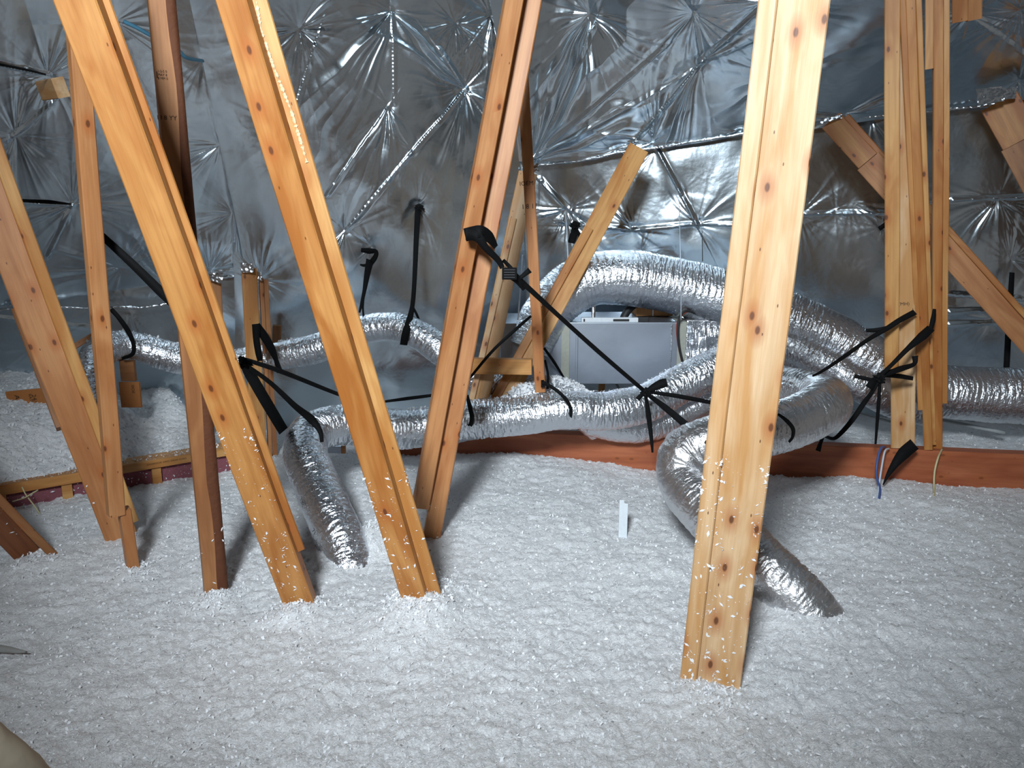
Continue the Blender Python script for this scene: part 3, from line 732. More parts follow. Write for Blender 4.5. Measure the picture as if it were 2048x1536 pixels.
def tube(name, path, rad, mat, parent=None, step=.004, seg=16, wrinkle=None, seed=0, cap=True):
    """path: 3-D points; rad float or list per point"""
    if not isinstance(rad, (list, tuple)): rad = [rad]*len(path)
    Q = catmull(path, 24) if len(path) > 2 else [Vector(p) for p in path]
    m = len(Q); rr = np.interp(np.linspace(0, len(path)-1, m), range(len(path)), rad)
    C4, s = resample([tuple(q)+(r_,) for q, r_ in zip(Q, rr)], step)
    C = C4[:, :3]; r = C4[:, 3]; T, A, B = frames(C)
    th = np.linspace(0, 2*np.pi, seg, endpoint=False)
    rad2 = np.repeat(r[:, None], seg, 1)
    if wrinkle:
        S, TH = np.meshgrid(s, th, indexing='ij'); k = TH/(2*np.pi)
        pn = 15; pm = 31
        Sw = S+.010*vnoise(S*14+seed, k*8, 8)
        n1 = 1-2*np.abs(vnoise(Sw*180+seed*3.1, k*pn+seed, pn)); n2 = 1-2*np.abs(vnoise(Sw*290+seed, k*pm, pm)); n3_ = vnoise(S*22+seed, k*7, 7)
        act = np.clip(.55+.9*vnoise(S*9+5, k*5+seed, 5), .15, 1.2)
        rad2 = rad2+wrinkle*(.0026*n1*act+.0016*n2*act+.0022*n3_+.0005*np.sin(S*2*np.pi/.028))
    V = C[:, None, :]+rad2[:, :, None]*(np.cos(th)[None, :, None]*A[:, None, :]+np.sin(th)[None, :, None]*B[:, None, :])
    n = len(C); Vf = V.reshape(-1, 3); Q_ = grid_quads(n, seg, True)
    if cap:
        Vf = np.vstack([Vf, C[0], C[-1]]); j = np.arange(seg); 
        c0 = np.stack([np.full(seg, n*seg), (j+1) % seg, j, j], 1); c1 = np.stack([np.full(seg, n*seg+1), (n-1)*seg+j, (n-1)*seg+(j+1) % seg, (n-1)*seg+(j+1) % seg], 1)
        me = bpy.data.meshes.new(name)
        Fa = [tuple(q) for q in Q_.tolist()] if False else None
        tri = np.concatenate([Q_[:, [0, 1, 2]], Q_[:, [0, 2, 3]], c0[:, :3], c1[:, :3]]) if seg*n < 4000 else None
        if tri is not None: me = mesh_np(name, Vf, tri)
        else: me = mesh_np(name, Vf[:-2], Q_)
    else: me = mesh_np(name, Vf, Q_)
    o = link(name, me, mat, parent)
    o['_'] = 0; del o['_']
    return o, (C, T, A, B, r, s)
DUCT = {}
def duct(key, label, pts, rpx, mat=M_duct, wr=1.0, seed=0, seg=96):
    path = [at(*p) for p in pts]
    rads = list(rpx) if isinstance(rpx, (list, tuple)) else rpx
    t = thing('flexible_duct', label, 'duct', path[0])
    o, info = tube('foil_sleeve', path, rads, mat, t, .0022, seg, wr, seed, cap=False)
    # inner core so that the open ends are not hollow shells
    core, _ = tube('inner_core', path, [r_*.86 for r_ in (rads if isinstance(rads, list) else [rads]*len(path))], M_grey, t, .03, 24)
    DUCT[key] = info; return t
RD = .073
duct('low', 'silver flexible duct rising from the floor at left and running low along the beam',
     [(712, 1250, 2.14), (704, 1160, 2.19), (690, 1102, 2.24), (670, 1055, 2.30), (640, 985, 2.42), (612, 912, 2.55), (622, 868, 2.68), (672, 850, 2.76), (740, 853, 2.80), (800, 858, 2.82), (880, 852, 2.86), (960, 838, 2.9), (1040, 832, 2.9), (1130, 820, 2.9), (1210, 822, 2.92), (1290, 806, 2.96), (1360, 770, 3.0), (1440, 732, 3.04), (1500, 705, 3.08)], RD, wr=1.0, seed=1)
duct('low2', 'second silver duct lying close below the first, rising right behind the pale post',
     [(1180, 838, 3.08), (1250, 852, 3.06), (1320, 842, 3.08), (1400, 806, 3.12), (1470, 770, 3.16), (1530, 742, 3.2)], .068, seed=2)
duct('s_duct', 'thick grey silver duct looping behind the pale post and diving into the floor at right',
     [(1470, 742, 2.95), (1545, 765, 2.86), (1610, 782, 2.72), (1652, 800, 2.56), (1640, 818, 2.42), (1585, 845, 2.33), (1500, 868, 2.28), (1420, 885, 2.27), (1372, 912, 2.27), (1368, 960, 2.24), (1415, 1020, 2.12), (1483, 1092, 2.0), (1545, 1152, 1.91), (1618, 1226, 1.85), (1668, 1296, 1.825), (1700, 1380, 1.81)],
     [.062, .068, .075, .078, .079, .078, .078, .078, .078, .078, .078, .077, .076, .074, .073, .073], mat=M_ductm, wr=.9, seed=3)
duct('big', 'biggest silver duct arching over the metal plenum and down to the right',
     [(1058, 700, 3.3), (1085, 640, 3.33), (1125, 590, 3.36), (1180, 560, 3.38), (1250, 556, 3.38), (1330, 568, 3.38), (1430, 592, 3.36), (1530, 622, 3.32), (1620, 656, 3.28), (1700, 698, 3.24), (1780, 744, 3.2), (1860, 778, 3.18), (1950, 788, 3.16), (2060, 794, 3.12), (2200, 800, 3.08)],
     [.09, .10, .108, .112, .115, .117, .118, .114, .108, .106, .106, .108, .11, .112, .112], seed=4, seg=120)
duct('mid', 'silver duct running just under the biggest one right of the pale post',
     [(1500, 668, 3.30), (1580, 690, 3.24), (1650, 726, 3.18), (1720, 768, 3.12), (1800, 806, 3.16), (1852, 818, 3.24)], .07, seed=5)
duct('far', 'slim far silver duct hanging in two humps along the left and middle foil walls',
     [(206, 960, 2.74), (200, 885, 2.78), (195, 815, 2.88), (187, 752, 2.97), (199, 706, 3.07), (245, 690, 3.18), (300, 702, 3.22), (360, 718, 3.25), (430, 728, 3.28), (500, 722, 3.3), (560, 712, 3.3), (630, 698, 3.3), (690, 676, 3.28), (740, 658, 3.26), (790, 653, 3.24), (840, 672, 3.2), (890, 706, 3.16), (950, 752, 3.14), (1010, 790, 3.14)], .060, seed=6, seg=80)
duct('dusty', 'duct dusted with white insulation rising behind the low duct toward the plenum',
     [(1010, 835, 3.05), (1060, 800, 3.08), (1115, 792, 3.1), (1160, 818, 3.1), (1200, 850, 3.12)], .072, seed=7)
# seam ribs and prints on ducts
def duct_text(key, parent, txt, s0, th0, size):
    C, T, A, B, r, s = DUCT[key]; me = text_mesh(txt, size)
    for v in me.vertices:
        x, y = v.co.x, v.co.y; ss = s0-x; i = int(np.clip(np.searchsorted(s, ss), 0, len(s)-1)); th = th0+y/r[i]
        p = C[i]+(r[i]+.0035)*(math.cos(th)*A[i]+math.sin(th)*B[i]); v.co = Vector(p)
    return link('printed_letters', me, M_ink, parent)
def theta_for(key, i, dirv):
    C, T, A, B, r, s = DUCT[key]; return math.atan2(float(np.dot(B[i], dirv)), float(np.dot(A[i], dirv)))
low_t = [o for o in COL.objects if o.name == 'flexible_duct'][0]
C, T, A, B, r, s = DUCT['low']
def near_i(key, px, py):
    C = DUCT[key][0]; x, y, _ = proj_np(C); return int(np.argmin((x-px)**2+(y-py)**2))
i = near_i('low', 650, 1008); duct_text('low', low_t, 'UPL', s[i], theta_for('low', i, (-.62, -.75, .1)), .020)
i = near_i('low', 672, 1062); duct_text('low', low_t, '71', s[i], theta_for('low', i, (-.62, -.75, .1)), .020)
# dust on the tops of some ducts
def dust(key, parent, i0, i1, n, seed, spread=.9, size=.006):
    C, T, A, B, r, s = DUCT[key]; g = np.random.default_rng(seed)
    i = g.integers(int(i0*len(C)), int(i1*len(C))-1, n)
    up = np.array([0, 0, 1.]); th0 = np.arctan2((B[i]@up), (A[i]@up)); th = th0+g.normal(size=n)*.35*spread
    N = np.cos(th)[:, None]*A[i]+np.sin(th)[:, None]*B[i]; P = C[i]+(r[i][:, None]+.004)*N
    o = link('insulation_dust', flakes_mesh('insulation_dust', P, N, size, seed), M_fluff, parent); o['kind'] = 'stuff'
dts = [o for o in COL.objects if o.name.startswith('flexible_duct')]
dust('dusty', dts[6], .05, .95, 5000, 1, 1.6, .005); dust('low', dts[0], .45, .98, 700, 2, .8, .003); dust('far', dts[5], .05, .6, 300, 3, .8, .004)

# ------------------------------------------------------------------ sheet metal plenum with attachments
tp = thing('plenum_box', 'grey sheet metal plenum box with mastic seams under the biggest duct', 'duct', at(1230, 765, 3.3))
zt, zb = at(1230, 645, 3.3).z, at(1230, 768, 3.3).z
def aabox(parent, x0, x1, y0, y1, z0, z1, mat, name, bev=.002, label=None):
    V = []; 
    for x in (x0, x1):
        for y in (y0, y1):
            for z in (z0, z1): V.append((x-x0, y-y0, z-z0))
    import bmesh
    bm = bmesh.new(); vs = [bm.verts.new(v) for v in V]
    for f in ((0, 1, 3, 2), (4, 6, 7, 5), (0, 4, 5, 1), (2, 3, 7, 6), (0, 2, 6, 4), (1, 5, 7, 3)): bm.faces.new([vs[k] for k in f])
    if bev: bmesh.ops.bevel(bm, geom=bm.edges[:], offset=bev, segments=2, affect='EDGES', profile=.6)
    bmesh.ops.recalc_face_normals(bm, faces=bm.faces[:])
    me = bpy.data.meshes.new(name); bm.to_mesh(me); bm.free()
    o = link(name, me, mat, parent, Matrix.Translation((x0, y0, z0)))
    if label: o['label'] = label
    return o
def X3(px, py=700, Y=3.3): return at(px, py, Y).x
aabox(tp, X3(1000), X3(1128), 3.3, 3.66, zb+.005, zt-.004, M_galv, 'left_section')
aabox(tp, X3(1128), X3(1368), 3.3, 3.68, zb, zt, M_galv, 'main_section')
aabox(tp, X3(1122), X3(1139), 3.294, 3.6, zb-.02, zt+.003, M_mast, 'seam_mastic', label='beige grey mastic seam')
aabox(tp, X3(1354), X3(1371), 3.295, 3.6, zb-.002, zt+.004, M_mast, 'seam_mastic', label='beige grey mastic seam')
aabox(tp, X3(1151), X3(1156), 3.297, 3.302, zb-.045, zt-.05, M_galv, 'hanger_strip')
aabox(tp, X3(1340), X3(1344), 3.296, 3.301, zb+.002, zt-.01, M_tape, 'hanger_strip')
# foil wrapped right end (wrinkled panel)
def wrinkled_panel(parent, px0, px1, Y, z0, z1, name):
    x = np.linspace(X3(px0), X3(px1), 90); z = np.linspace(z0, z1, 70); XX, ZZ = np.meshgrid(x, z, indexing='ij')
    h = .009*(1-2*np.abs(vnoise(XX*55+ZZ*9, ZZ*11)))+.004*(1-2*np.abs(vnoise(XX*130, ZZ*20)))
    V = np.stack([XX, np.full_like(XX, Y)-h, ZZ], -1)
    return link(name, mesh_np(name, V, grid_quads(90, 70)), M_duct, parent)
aabox(tp, X3(1371), X3(1500), 3.3, 3.66, zb-.01, zt+.01, M_ductm, 'wrapped_section', .008)
wrinkled_panel(tp, 1372, 1500, 3.292, zb-.01, zt+.008, 'wrap_face')
wrinkled_panel(tp, 1430, 1640, 3.34, zb-.02, zt+.03, 'wrap_face')
# spirit level on top
tl = thing('spirit_level', 'thin white and black level lying on the metal plenum', 'tool', at(1228, 641, 3.32))
aabox(tl, X3(1162), X3(1275), 3.305, 3.33, zt+.0005, zt+.019, M_white, 'white_body')
aabox(tl, X3(1225), X3(1257), 3.3035, 3.306, zt+.004, zt+.014, M_rub, 'black_window')
aabox(tl, X3(1275), X3(1295), 3.304, 3.331, zt+.0005, zt+.021, M_rub, 'black_end')
aabox(tl, X3(1166), X3(1169), 3.3035, 3.306, zt+.003, zt+.015, M_rub, 'black_mark')
# cardboard box and hose behind
tk = thing('cardboard_box', 'brown cardboard box behind the metal plenum under the biggest duct', 'box', at(1322, 640, 3.55))
aabox(tk, X3(1285), X3(1362), 3.50, 3.67, zt+.002, zt+.125, M_card, 'carton')
aabox(tk, X3(1319), X3(1321), 3.497, 3.502, zt+.002, zt+.118, M_white, 'tape_strip')
th_ = thing('black_hose', 'thick black hose bending down behind the metal plenum', 'hose', at(1245, 640, 3.45))
tube('hose', [at(1243, 655, 3.42), at(1250, 630, 3.42), at(1268, 610, 3.44), at(1300, 600, 3.47), at(1340, 606, 3.49)], .017, M_rub, th_, .008, 16)
thg = thing('hanger_strap', 'bright metal hanger strip dropping from the biggest duct to the plenum', 'strap', at(1187, 640, 3.36))
def ribbon(name, pts, mat, parent, thick=.0016, step=.006, smooth=True, edge=0.0):
    """pts: (px, py, Y, width px); a flat band turned towards the viewer's side, with real thickness"""
    P = [at(p[0], p[1], p[2]) for p in pts]; wd = [p[3]/FPX*depth(q) for p, q in zip(pts, P)]
    Q = catmull(P, 10) if (smooth and len(P) > 2) else P
    if smooth and len(P) > 2: ww = np.interp(np.linspace(0, len(P)-1, len(Q)), range(len(P)), wd)
    else: ww = np.array(wd)
    C4, s = resample([tuple(q)+(a,) for q, a in zip(Q, ww)], step)
    C = C4[:, :3]; wv = C4[:, 3]; T = np.gradient(C, axis=0); T /= np.linalg.norm(T, axis=1)[:, None]+1e-9
    view = C-np.array(CAM); S = np.cross(T, view); S /= np.linalg.norm(S, axis=1)[:, None]+1e-9
    Nn = np.cross(S, T)
    tw = .25*np.sin(s*7+random.random()*6); S2 = S*np.cos(tw)[:, None]+Nn*np.sin(tw)[:, None]; N2 = np.cross(S2, T)
    h = wv[:, None]/2; k = thick/2
    ring = [C+S2*h+N2*k, C-S2*h+N2*k, C-S2*h-N2*k, C+S2*h-N2*k]
    V = np.stack(ring, 1); n = len(C); Q_ = grid_quads(n, 4, True)
    Q_ = np.vstack([Q_, [[0, 1, 2, 3]], [[(n-1)*4+3, (n-1)*4+2, (n-1)*4+1, (n-1)*4]]])
    return link(name, mesh_np(name, V.reshape(-1, 3), Q_, False), mat, parent)
ribbon('metal_strip', [(1187, 598, 3.36, 6), (1187, 618, 3.36, 9), (1187, 643, 3.34, 6)], M_tape, thg)
tcb = thing('control_cable', 'red and black cables curling over the plenum end and down its face', 'cable', at(1360, 640, 3.28))
tube('red_cable', [at(1385, 620, 3.3), at(1366, 628, 3.27), at(1354, 650, 3.265), at(1357, 690, 3.265), at(1367, 735, 3.265)], .0042, M_red, tcb, .01, 8)
tube('black_cable', [at(1395, 628, 3.3), at(1370, 622, 3.27), at(1357, 645, 3.26), at(1358, 690, 3.26), at(1370, 742, 3.26)], .005, M_rub, tcb, .01, 8)
tube('coiled_cable', [at(1375, 640, 3.36), at(1368, 630, 3.36), at(1374, 622, 3.37), at(1388, 624, 3.38), at(1400, 648, 3.38)], .007, M_rub, tcb, .01, 8)
# things seen below the plenum
tlg = thing('wood_block', 'yellowish wood leg showing under the metal plenum', 'lumber', at(1203, 790, 3.6))
board(tlg, M_honey, (1198, 1211, 766), (1195, 1208, 800), Yb=3.5, Yt=3.5, down=.12)
tpp = thing('drain_pipe', 'thin pale pipe slanting down under the metal plenum', 'pipe', at(1240, 790, 3.55))
tube('pipe', [at(1232, 766, 3.5), at(1256, 812, 3.4)], .006, M_pvc, tpp, .02, 10)
for k, (a, b_, lab) in enumerate((((1722, 806, 3.42), (2010, 866, 3.18), 'upper of two thin pale pipes running right behind the straps'), ((1700, 822, 3.42), (1800, 848, 3.34), 'lower shorter thin pale pipe behind the straps at right'))):
    tq = thing('drain_pipe', lab, 'pipe', at(*a)); tube('pipe', [at(*a), at(*b_)], .008 if k == 0 else .006, M_pvc, tq, .03, 10)

# ------------------------------------------------------------------ black webbing straps, and black bands for the dark foil slits
def strap(label, bands, loc, name='hanging_strap', extra=None):
    t = thing(name, label, 'strap', at(*loc))
    for nm, pts in bands: ribbon(nm, pts, M_strap, t, smooth=len(pts) > 2)
    return t
def knot(parent, px, py, Y, rp, name='knot'):
    P = at(px, py, Y); r0 = rp/FPX*depth(P)
    import bmesh
    bm = bmesh.new(); bmesh.ops.create_icosphere(bm, subdivisions=3, radius=1)
    for v in bm.verts:
        n = v.co.normalized(); f = 1+.25*math.sin(n.x*7+n.y*5)+.2*math.sin(n.z*9+n.x*4); v.co = Vector((n.x*1.15, n.y*.7, n.z*.9))*r0*f
    me = bpy.data.meshes.new(name); bm.to_mesh(me); bm.free()
    return link(name, me, M_strap, parent, Matrix.Translation(P))
s1 = strap('long black strap from the rosy leaning web to the knot over the low duct', [
    ('web_loop', [(930, 470, 2.26, 26), (945, 466, 2.24, 26), (962, 463, 2.23, 24), (978, 474, 2.27, 22), (992, 494, 2.33, 10)]),
    ('web_loop', [(932, 468, 2.25, 24), (955, 474, 2.23, 20), (972, 496, 2.24, 14), (996, 520, 2.27, 12), (1005, 536, 2.28, 10)]),
    ('loose_end', [(1006, 520, 2.28, 7), (1018, 532, 2.29, 8), (1024, 540, 2.29, 9)]),
    ('upper_band', [(1022, 548, 2.29, 20), (1036, 560, 2.30, 16), (1052, 576, 2.33, 17)]),
    ('short_tail', [(1040, 556, 2.3, 8), (1050, 548, 2.3, 9), (1060, 540, 2.3, 12)]),
    ('main_band', [(1046, 566, 2.31, 11), (1120, 634, 2.43, 9), (1200, 706, 2.58, 9), (1291, 784, 2.74, 8)]),
    ('ribbon_end', [(1292, 784, 2.74, 7), (1305, 776, 2.74, 14), (1322, 768, 2.74, 19), (1334, 765, 2.74, 17)]),
    ('short_tail', [(1290, 786, 2.74, 6), (1281, 792, 2.73, 9), (1275, 799, 2.73, 10)]),
    ('lower_band', [(1291, 788, 2.74, 6), (1297, 830, 2.6, 11), (1303, 880, 2.5, 7), (1305, 905, 2.45, 4)]),
    ('lower_band', [(1292, 786, 2.73, 7), (1330, 815, 2.6, 13), (1372, 850, 2.4, 15), (1403, 878, 2.25, 10), (1412, 884, 2.18, 5)]),
    ('side_band', [(1294, 783, 2.74, 7), (1360, 793, 2.75, 9), (1432, 807, 2.78, 8)])], (1160, 670, 2.5))
knot(s1, 1292, 785, 2.735, 9)
aabox(s1, at(1004, 546, 2.28).x, at(1034, 546, 2.28).x, 2.272, 2.284, at(1018, 559, 2.28).z, at(1018, 535, 2.28).z, M_strap, 'buckle', .002, 'black ridged cam buckle')
for k in range(4):
    zz = at(1018, 539+k*5, 2.28).z; aabox(s1, at(1008, 546, 2.27).x, at(1030, 546, 2.27).x, 2.269, 2.273, zz-.002, zz+.001, M_rub, 'buckle_ridge', .0005)
s2 = strap('cluster of black straps tied at the orange leaning web, holding the low duct elbow', [
    ('wide_band', [(482, 715, 2.1, 12), (500, 748, 2.2, 22), (530, 800, 2.4, 22), (567, 862, 2.60, 21)]),
    ('middle_band', [(480, 722, 2.1, 8), (540, 765, 2.3, 9), (590, 812, 2.5, 12), (622, 838, 2.56, 17), (640, 862, 2.55, 10), (644, 884, 2.53, 7)]),
    ('long_band', [(478, 715, 2.1, 8), (560, 742, 2.5, 10), (655, 780, 2.8, 8), (700, 797, 2.85, 7)])], (490, 720, 2.1))
knot(s2, 490, 728, 2.12, 11)
strap('black strap looped over the far pale stud and tied to the long band', [
    ('loop_band', [(512, 648, 3.1, 16), (513, 680, 3.05, 13), (517, 705, 3.02, 13), (520, 722, 3.02, 10)]),
    ('loop_band', [(512, 650, 3.1, 16), (528, 672, 3.08, 17), (542, 696, 3.04, 16), (552, 720, 2.98, 9), (560, 745, 2.9, 12)])], (515, 650, 3.1))
strap('black strap from the slim upright web across to the orange leaning web', [
    ('band', [(200, 468, 2.14, 14), (265, 528, 2.14, 17), (320, 582, 2.16, 19), (345, 606, 2.17, 18)])], (230, 492, 2.12))
strap('thin black strap round the first hump of the far left duct', [
    ('band', [(222, 618, 2.95, 9), (238, 636, 2.95, 9), (256, 662, 2.98, 10), (267, 688, 3.05, 8), (265, 708, 3.08, 8), (244, 717, 3.1, 6)])], (240, 640, 2.95))
s3 = strap('long upright black strap from the middle foil down to the far duct', [
    ('band', [(836, 418, 3.72, 12), (833, 470, 3.6, 11), (829, 560, 3.35, 9), (825, 610, 3.25, 9), (819, 640, 3.18, 13), (812, 665, 3.14, 16), (807, 690, 3.15, 15)]),
    ('back_band', [(824, 612, 3.25, 5), (832, 626, 3.24, 5), (838, 640, 3.26, 5)])], (830, 600, 3.25))
knot(s3, 838, 415, 3.72, 7, 'staple_tuft')
s4 = strap('short black strap with a torn looped top left of the long upright strap', [
    ('loop', [(722, 500, 3.6, 8), (738, 502, 3.6, 12), (752, 503, 3.6, 8), (750, 515, 3.6, 10), (738, 530, 3.6, 12)]),
    ('band', [(740, 520, 3.6, 16), (734, 550, 3.5, 12), (729, 580, 3.4, 8), (723, 608, 3.3, 6), (719, 625, 3.25, 4)]),
    ('back_band', [(730, 575, 3.42, 4), (726, 610, 3.3, 4), (727, 634, 3.24, 4)]),
    ('frayed_end', [(738, 528, 3.6, 5), (728, 531, 3.6, 6), (720, 529, 3.6, 3)])], (730, 560, 3.5))
strap('thin black strap running level behind the V of the two webs', [('band', [(770, 803, 2.95, 5), (815, 797, 2.95, 7), (870, 790, 2.95, 6)])], (815, 797, 2.95))
strap('black strap wrapped round the low duct right of the V of webs', [('band', [(934, 790, 2.84, 6), (940, 815, 2.80, 9), (944, 838, 2.80, 9), (937, 858, 2.83, 8), (928, 866, 2.86, 6)])], (940, 830, 2.8))
strap('thin black strap from the thin stamped web over the low duct', [
    ('band', [(1086, 765, 2.83, 8), (1105, 775, 2.80, 7), (1124, 790, 2.79, 7), (1138, 808, 2.8, 7), (1142, 826, 2.82, 6), (1140, 842, 2.84, 4)]),
    ('knotted_end', [(1085, 760, 2.83, 6), (1086, 775, 2.83, 8)])], (1110, 780, 2.8))
strap('thin black strap slanting from the thin stamped web down to the strapped web', [('band', [(1062, 632, 2.72, 5), (1030, 660, 2.66, 7), (985, 702, 2.6, 6), (938, 758, 2.5, 5)])], (1000, 690, 2.6))
strap('black strap behind the thin stamped web slanting down to the plenum seam', [
    ('band', [(1088, 696, 3.1, 5), (1108, 724, 3.18, 6), (1128, 756, 3.27, 4)]), ('back_band', [(1090, 720, 2.95, 4), (1096, 750, 2.95, 5), (1095, 778, 2.95, 5)])], (1100, 720, 3.1))
s9 = strap('black strap from the pale web of the right cluster down to the looping grey duct', [
    ('band', [(1830, 624, 2.83, 12), (1800, 640, 2.80, 11), (1772, 658, 2.78, 10), (1735, 680, 2.74, 8), (1690, 712, 2.64, 8), (1645, 742, 2.52, 6), (1625, 752, 2.48, 4)]),
    ('loose_end', [(1775, 656, 2.79, 9), (1755, 660, 2.80, 9), (1732, 661, 2.82, 7)])], (1750, 672, 2.75))
s10 = strap('big knotted bundle of black straps between the looping duct and the right cluster', [
    ('upper_band', [(1869, 618, 2.84, 6), (1866, 640, 2.82, 10), (1860, 662, 2.80, 8)]),
    ('upper_band', [(1862, 656, 2.80, 16), (1845, 672, 2.77, 18), (1815, 698, 2.73, 10), (1785, 728, 2.70, 8), (1755, 756, 2.68, 8)]),
    ('folded_end', [(1830, 712, 2.78, 12), (1828, 728, 2.76, 8), (1800, 738, 2.72, 12), (1760, 752, 2.69, 9)]),
    ('side_band', [(1826, 757, 2.80, 8), (1796, 752, 2.76, 10), (1768, 752, 2.72, 5)]),
    ('side_band', [(1709, 752, 2.74, 8), (1735, 758, 2.72, 8), (1770, 765, 2.72, 4)]),
    ('short_end', [(1757, 756, 2.68, 7), (1746, 764, 2.67, 14), (1738, 776, 2.66, 16)]),
    ('under_band', [(1758, 760, 2.68, 8), (1744, 784, 2.66, 8), (1728, 806, 2.62, 10), (1706, 838, 2.58, 10), (1684, 864, 2.54, 9), (1668, 877, 2.52, 7), (1652, 873, 2.50, 6), (1640, 867, 2.48, 8)]),
    ('hanging_end', [(1646, 874, 2.5, 6), (1641, 886, 2.5, 7), (1636, 902, 2.5, 10)]),
    ('drop_band', [(1760, 760, 2.68, 6), (1757, 810, 2.70, 7), (1754, 850, 2.74, 6), (1751, 888, 2.80, 4)])], (1757, 756, 2.68))
knot(s10, 1758, 757, 2.68, 10)
strap('thin black strap round the looping duct just right of the pale post', [('band', [(1556, 828, 2.14, 5), (1574, 842, 2.12, 8), (1586, 858, 2.13, 8), (1585, 874, 2.16, 6), (1578, 884, 2.19, 5)])], (1580, 855, 2.13))
strap('pointed black strap end draped over the beam beside the blue and white cable', [('band', [(1829, 888, 2.84, 24), (1808, 906, 2.82, 24), (1790, 928, 2.80, 15), (1776, 950, 2.80, 8), (1766, 970, 2.79, 2)])], (1800, 915, 2.8), 'strap_end')
strap('upright black strap at the right edge behind the slanting brace', [('band', [(2024, 545, 3.5, 9), (2022, 580, 3.45, 10), (2018, 640, 3.35, 11), (2013, 735, 3.2, 11)])], (2018, 640, 3.3))
s12 = strap('black strap tuft stapled to the foil left of the slanting brace', [
    ('band', [(1150, 452, 3.74, 12), (1148, 468, 3.70, 16), (1142, 486, 3.68, 15)]), ('band', [(1152, 455, 3.72, 5), (1158, 468, 3.7, 6), (1163, 482, 3.68, 6)])], (1150, 455, 3.72))
knot(s12, 1150, 451, 3.72, 8, 'staple_tuft')
strap('black band put in for the dark gap in the left foil behind the leftmost web', [('band', [(0, 398, 3.0, 4), (60, 402, 3.0, 7), (100, 404, 3.02, 8), (140, 408, 3.05, 3)])], (60, 402, 3.0), 'foil_slit_band')  # black ribbon stands in for the darkness inside a foil gap
strap('thin black band put in for the dark foil slit at upper left reaching the cut board end', [('band', [(-30, 124, 2.6, 4), (0, 129, 2.6, 5), (50, 139, 2.62, 5), (92, 149, 2.65, 3)])], (30, 135, 2.6), 'foil_slit_band')  # likewise a ribbon in place of a dark slit
strap('small dark strap end beside the right cluster below the long brace', [('band', [(1758, 458, 3.2, 9), (1772, 448, 3.2, 9)])], (1765, 453, 3.2), 'strap_end')
# cables
def cable(label, segs, name='cable'):
    t = thing(name, label, 'cable', at(*segs[0][1][0]))
    for nm, pts, r_, m in segs: tube(nm, [at(*p) for p in pts], r_, m, t, .01, 8)
    return t
cable('blue and white cable pair hanging over the beam into the insulation', [
    ('white_cable', [(1778, 897, 2.9), (1770, 902, 2.86), (1764, 930, 2.82), (1758, 970, 2.76), (1752, 1010, 2.66)], .0035, M_wirew),
    ('blue_cable', [(1770, 894, 2.92), (1762, 896, 2.86), (1755, 920, 2.83), (1753, 950, 2.8), (1760, 978, 2.74), (1758, 1000, 2.68)], .0045, M_blue)])
cable('pale yellow cable hanging over the beam at the foot of the right cluster', [('cable', [(1884, 898, 2.90), (1876, 916, 2.84), (1869, 945, 2.82), (1868, 980, 2.78), (1870, 1010, 2.64)], .0035, M_wirey)])
cable('thin cable dropping straight from the foil peak above the big duct', [('cable', [(1358, 392, 3.7), (1360, 480, 3.25), (1362, 560, 3.2), (1362, 640, 3.25)], .0018, M_wirew)], 'hanging_wire')
cable('thin white cable hanging from the foil left of the slanting brace', [('cable', [(1131, 422, 3.72), (1134, 470, 3.6), (1136, 520, 3.5)], .003, M_wirew)], 'hanging_wire')
cable('thin dark wire above the right end of the big duct arch', [('cable', [(1404, 462, 3.7), (1405, 522, 3.4)], .0018, M_rub)], 'hanging_wire')
cable('pale cable curving down left of the thin stamped web', [('cable', [(1045, 510, 3.3), (1042, 560, 3.2), (1036, 640, 3.15)], .003, M_wirew)], 'hanging_wire')
cable('glossy blue cable high at left passing behind two webs', [('cable', [(248, 43, 2.6), (275, 56, 2.6), (300, 70, 2.6), (355, 100, 2.6), (372, 115, 2.62), (405, 122, 2.75)], .006, M_bluep)])
# depth marker
tm = thing('depth_marker', 'small white angled plastic strip standing upright in the insulation', 'marker', onz(1245, 1072))
Pm = onz(1245, 1072); zt_ = at(1243, 1000, Pm.y).z
aabox(tm, at(1238, 1040, Pm.y).x, at(1247, 1040, Pm.y).x, Pm.y, Pm.y+.002, -.06, zt_, M_white, 'left_flange', .0005)
o_ = aabox(tm, at(1247, 1040, Pm.y).x-.001, at(1255, 1040, Pm.y).x, Pm.y, Pm.y+.002, -.05, zt_-.012, M_white, 'right_flange', .0005)
# foil tape bits
tt = thing('foil_tape', 'bright crumpled silver tape over the brace end at upper right', 'tape', at(1990, 192, 3.28))
def patch(parent, c, mat, name, seed=0, n=14):
    """c: four corners (px,py,Y) TL TR BR BL"""
    P = [at(*q) for q in c]; g = np.random.default_rng(seed); u = np.linspace(0, 1, n); U_, V_ = np.meshgrid(u, u, indexing='ij')
    a, b_, c_, d_ = [np.array(p) for p in P]
    G = (a*((1-U_)*(1-V_))[..., None]+b_*(U_*(1-V_))[..., None]+c_*(U_*V_)[..., None]+d_*((1-U_)*V_)[..., None])
    nn = np.cross(b_-a, d_-a); nn /= np.linalg.norm(nn); G = G+nn*(g.normal(size=(n, n))*.0022)[..., None]
    return link(name, mesh_np(name, G, grid_quads(n, n), False), mat, parent)
patch(tt, [(1952, 178, 3.28), (2004, 173, 3.28), (2008, 202, 3.27), (1956, 210, 3.27)], M_tape, 'tape_piece', 1)
patch(tt, [(2000, 176, 3.285), (2034, 174, 3.285), (2031, 197, 3.275), (1998, 200, 3.275)], M_tape, 'tape_piece', 2)
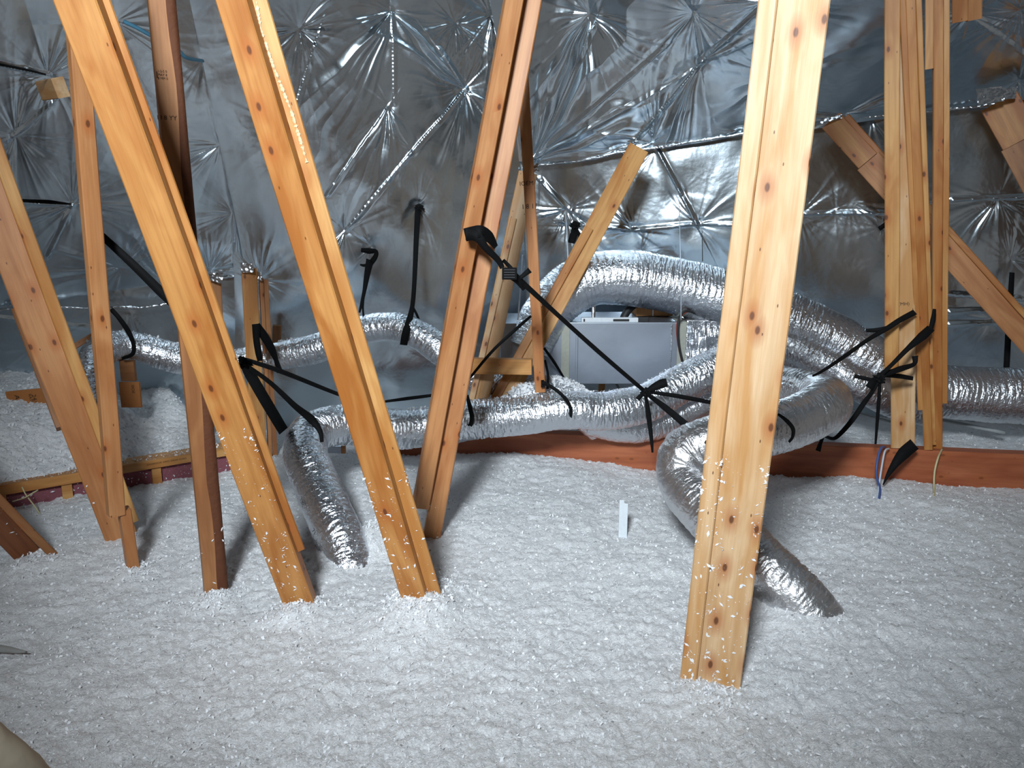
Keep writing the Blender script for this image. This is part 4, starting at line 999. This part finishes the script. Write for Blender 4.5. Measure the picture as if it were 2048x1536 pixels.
for k, (c, lab) in enumerate((
    ([(1060, 330, 2.98), (1078, 326, 2.98), (1072, 345, 2.98), (1062, 341, 2.98)], 'tiny silver tape at the top of the pale web behind the thin stamped web'),
    ([(418, 545, 3.26), (446, 545, 3.26), (444, 568, 3.26), (418, 560, 3.26)], 'crumpled silver tape on the half hidden far stud'),
    ([(480, 525, 3.17), (505, 528, 3.17), (508, 545, 3.17), (482, 545, 3.17)], 'crumpled silver tape on the far pale stud'),
    ([(508, 540, 3.22), (522, 545, 3.22), (524, 562, 3.22), (512, 560, 3.22)], 'small crumpled silver tape between the far studs'),
    ([(1640, 238, 3.3), (1684, 228, 3.3), (1684, 236, 3.29), (1642, 248, 3.29)], 'thin silver tape at the top of the long right brace'))):
    tt2 = thing('foil_tape', lab, 'tape', at(*c[0])); patch(tt2, c, M_tape, 'tape_piece', 10+k, 10)
# hem lines of the foil: rolled shiny edges
def hem(name, label, pts, r=.0045, seed=0):
    P = [at(*p) for p in pts]
    o, _ = tube(name, P, r, M_tape, None, .006, 8, 1.3, seed)
    o['kind'] = 'structure'; o['label'] = label
hem('trim_1', 'rolled shiny lower edge of the right foil slope', [(x, y, 3.88-(x-1045)*.00045) for x, y in ((1045, 337), (1080, 330), (1160, 322), (1250, 303), (1310, 296), (1400, 281), (1500, 265), (1600, 250), (1700, 237), (1850, 224), (2040, 203))], seed=3)
hem('trim_2', 'shiny lower edge of the left foil slope', [(-60, 628, 3.34), (60, 615, 3.38), (200, 616, 3.44), (330, 608, 3.5), (420, 562, 3.58), (492, 550, 3.6)], .0035, seed=4)
# twigs on the curb
cable('thin pale twig and wire tangle lying over the curb at lower left', [
    ('twig', [(44, 974, 2.55), (52, 990, 2.54), (66, 1008, 2.53), (80, 1028, 2.52)], .0022, M_wirey), ('twig', [(25, 1003, 2.52), (48, 996, 2.52), (62, 988, 2.54), (76, 980, 2.56)], .0022, M_wirey)], 'twig')
# small brown stick / blurred objects at the left edge
tst = thing('wood_block', 'thin brown stick behind the leftmost web leading to the left duct elbow', 'lumber', at(165, 680, 3.1))
slant(tst, M_pink, (140, 704), (144, 690), (196, 672), (198, 657), 3.12, 3.18)
tgl = thing('insulation_scrap', 'dark grey ragged scrap at the left edge of the floor', 'scrap', onz(20, 1300))
ribbon('scrap', [(-40, 1296, fy(1296), 22), (5, 1298, fy(1298), 14), (35, 1302, fy(1302), 9), (54, 1304, fy(1305), 3)], M_grey, tgl, .006)
twp = thing('wrapped_pipe', 'blurred beige wrapped bar in the lower left corner close to the camera', 'pipe', at(30, 1500, .75))
tube('bar', [at(-260, 1390, .70), at(-90, 1462, .72), at(10, 1520, .74), at(70, 1572, .76), at(150, 1670, .78)], [.030, .027, .023, .02, .02], M_wrap, twp, .01, 24, .6, 9)
# small grey vent scrap by the low duct elbow
tvs = thing('metal_scrap', 'small dark grey metal piece behind the low duct left of the middle web', 'metal', at(668, 902, 3.0))
hboard(tvs, M_galv, (648, 900), (682, 900), 14, 2.95, 2.95, .02, 'metal_body'); hboard(tvs, M_brown, (682, 900), (690, 900), 16, 2.95, 2.95, .02, 'wood_end')

# ------------------------------------------------------------------ groups of alike things
for o in COL.objects:
    if o.parent or 'category' not in o: continue
    n_ = o.name.split('.')[0]
    g_n = {'truss_web': 'wooden truss webs standing in the attic', 'truss_brace': 'slanting wooden braces', 'flexible_duct': 'silver flexible air ducts',
           'hanging_strap': 'black duct straps', 'foil_tape': 'pieces of silver tape', 'drain_pipe': 'thin pale pipes', 'hanging_wire': 'thin wires hanging from the foil'}.get(n_)
    if g_n: o['group'] = g_n
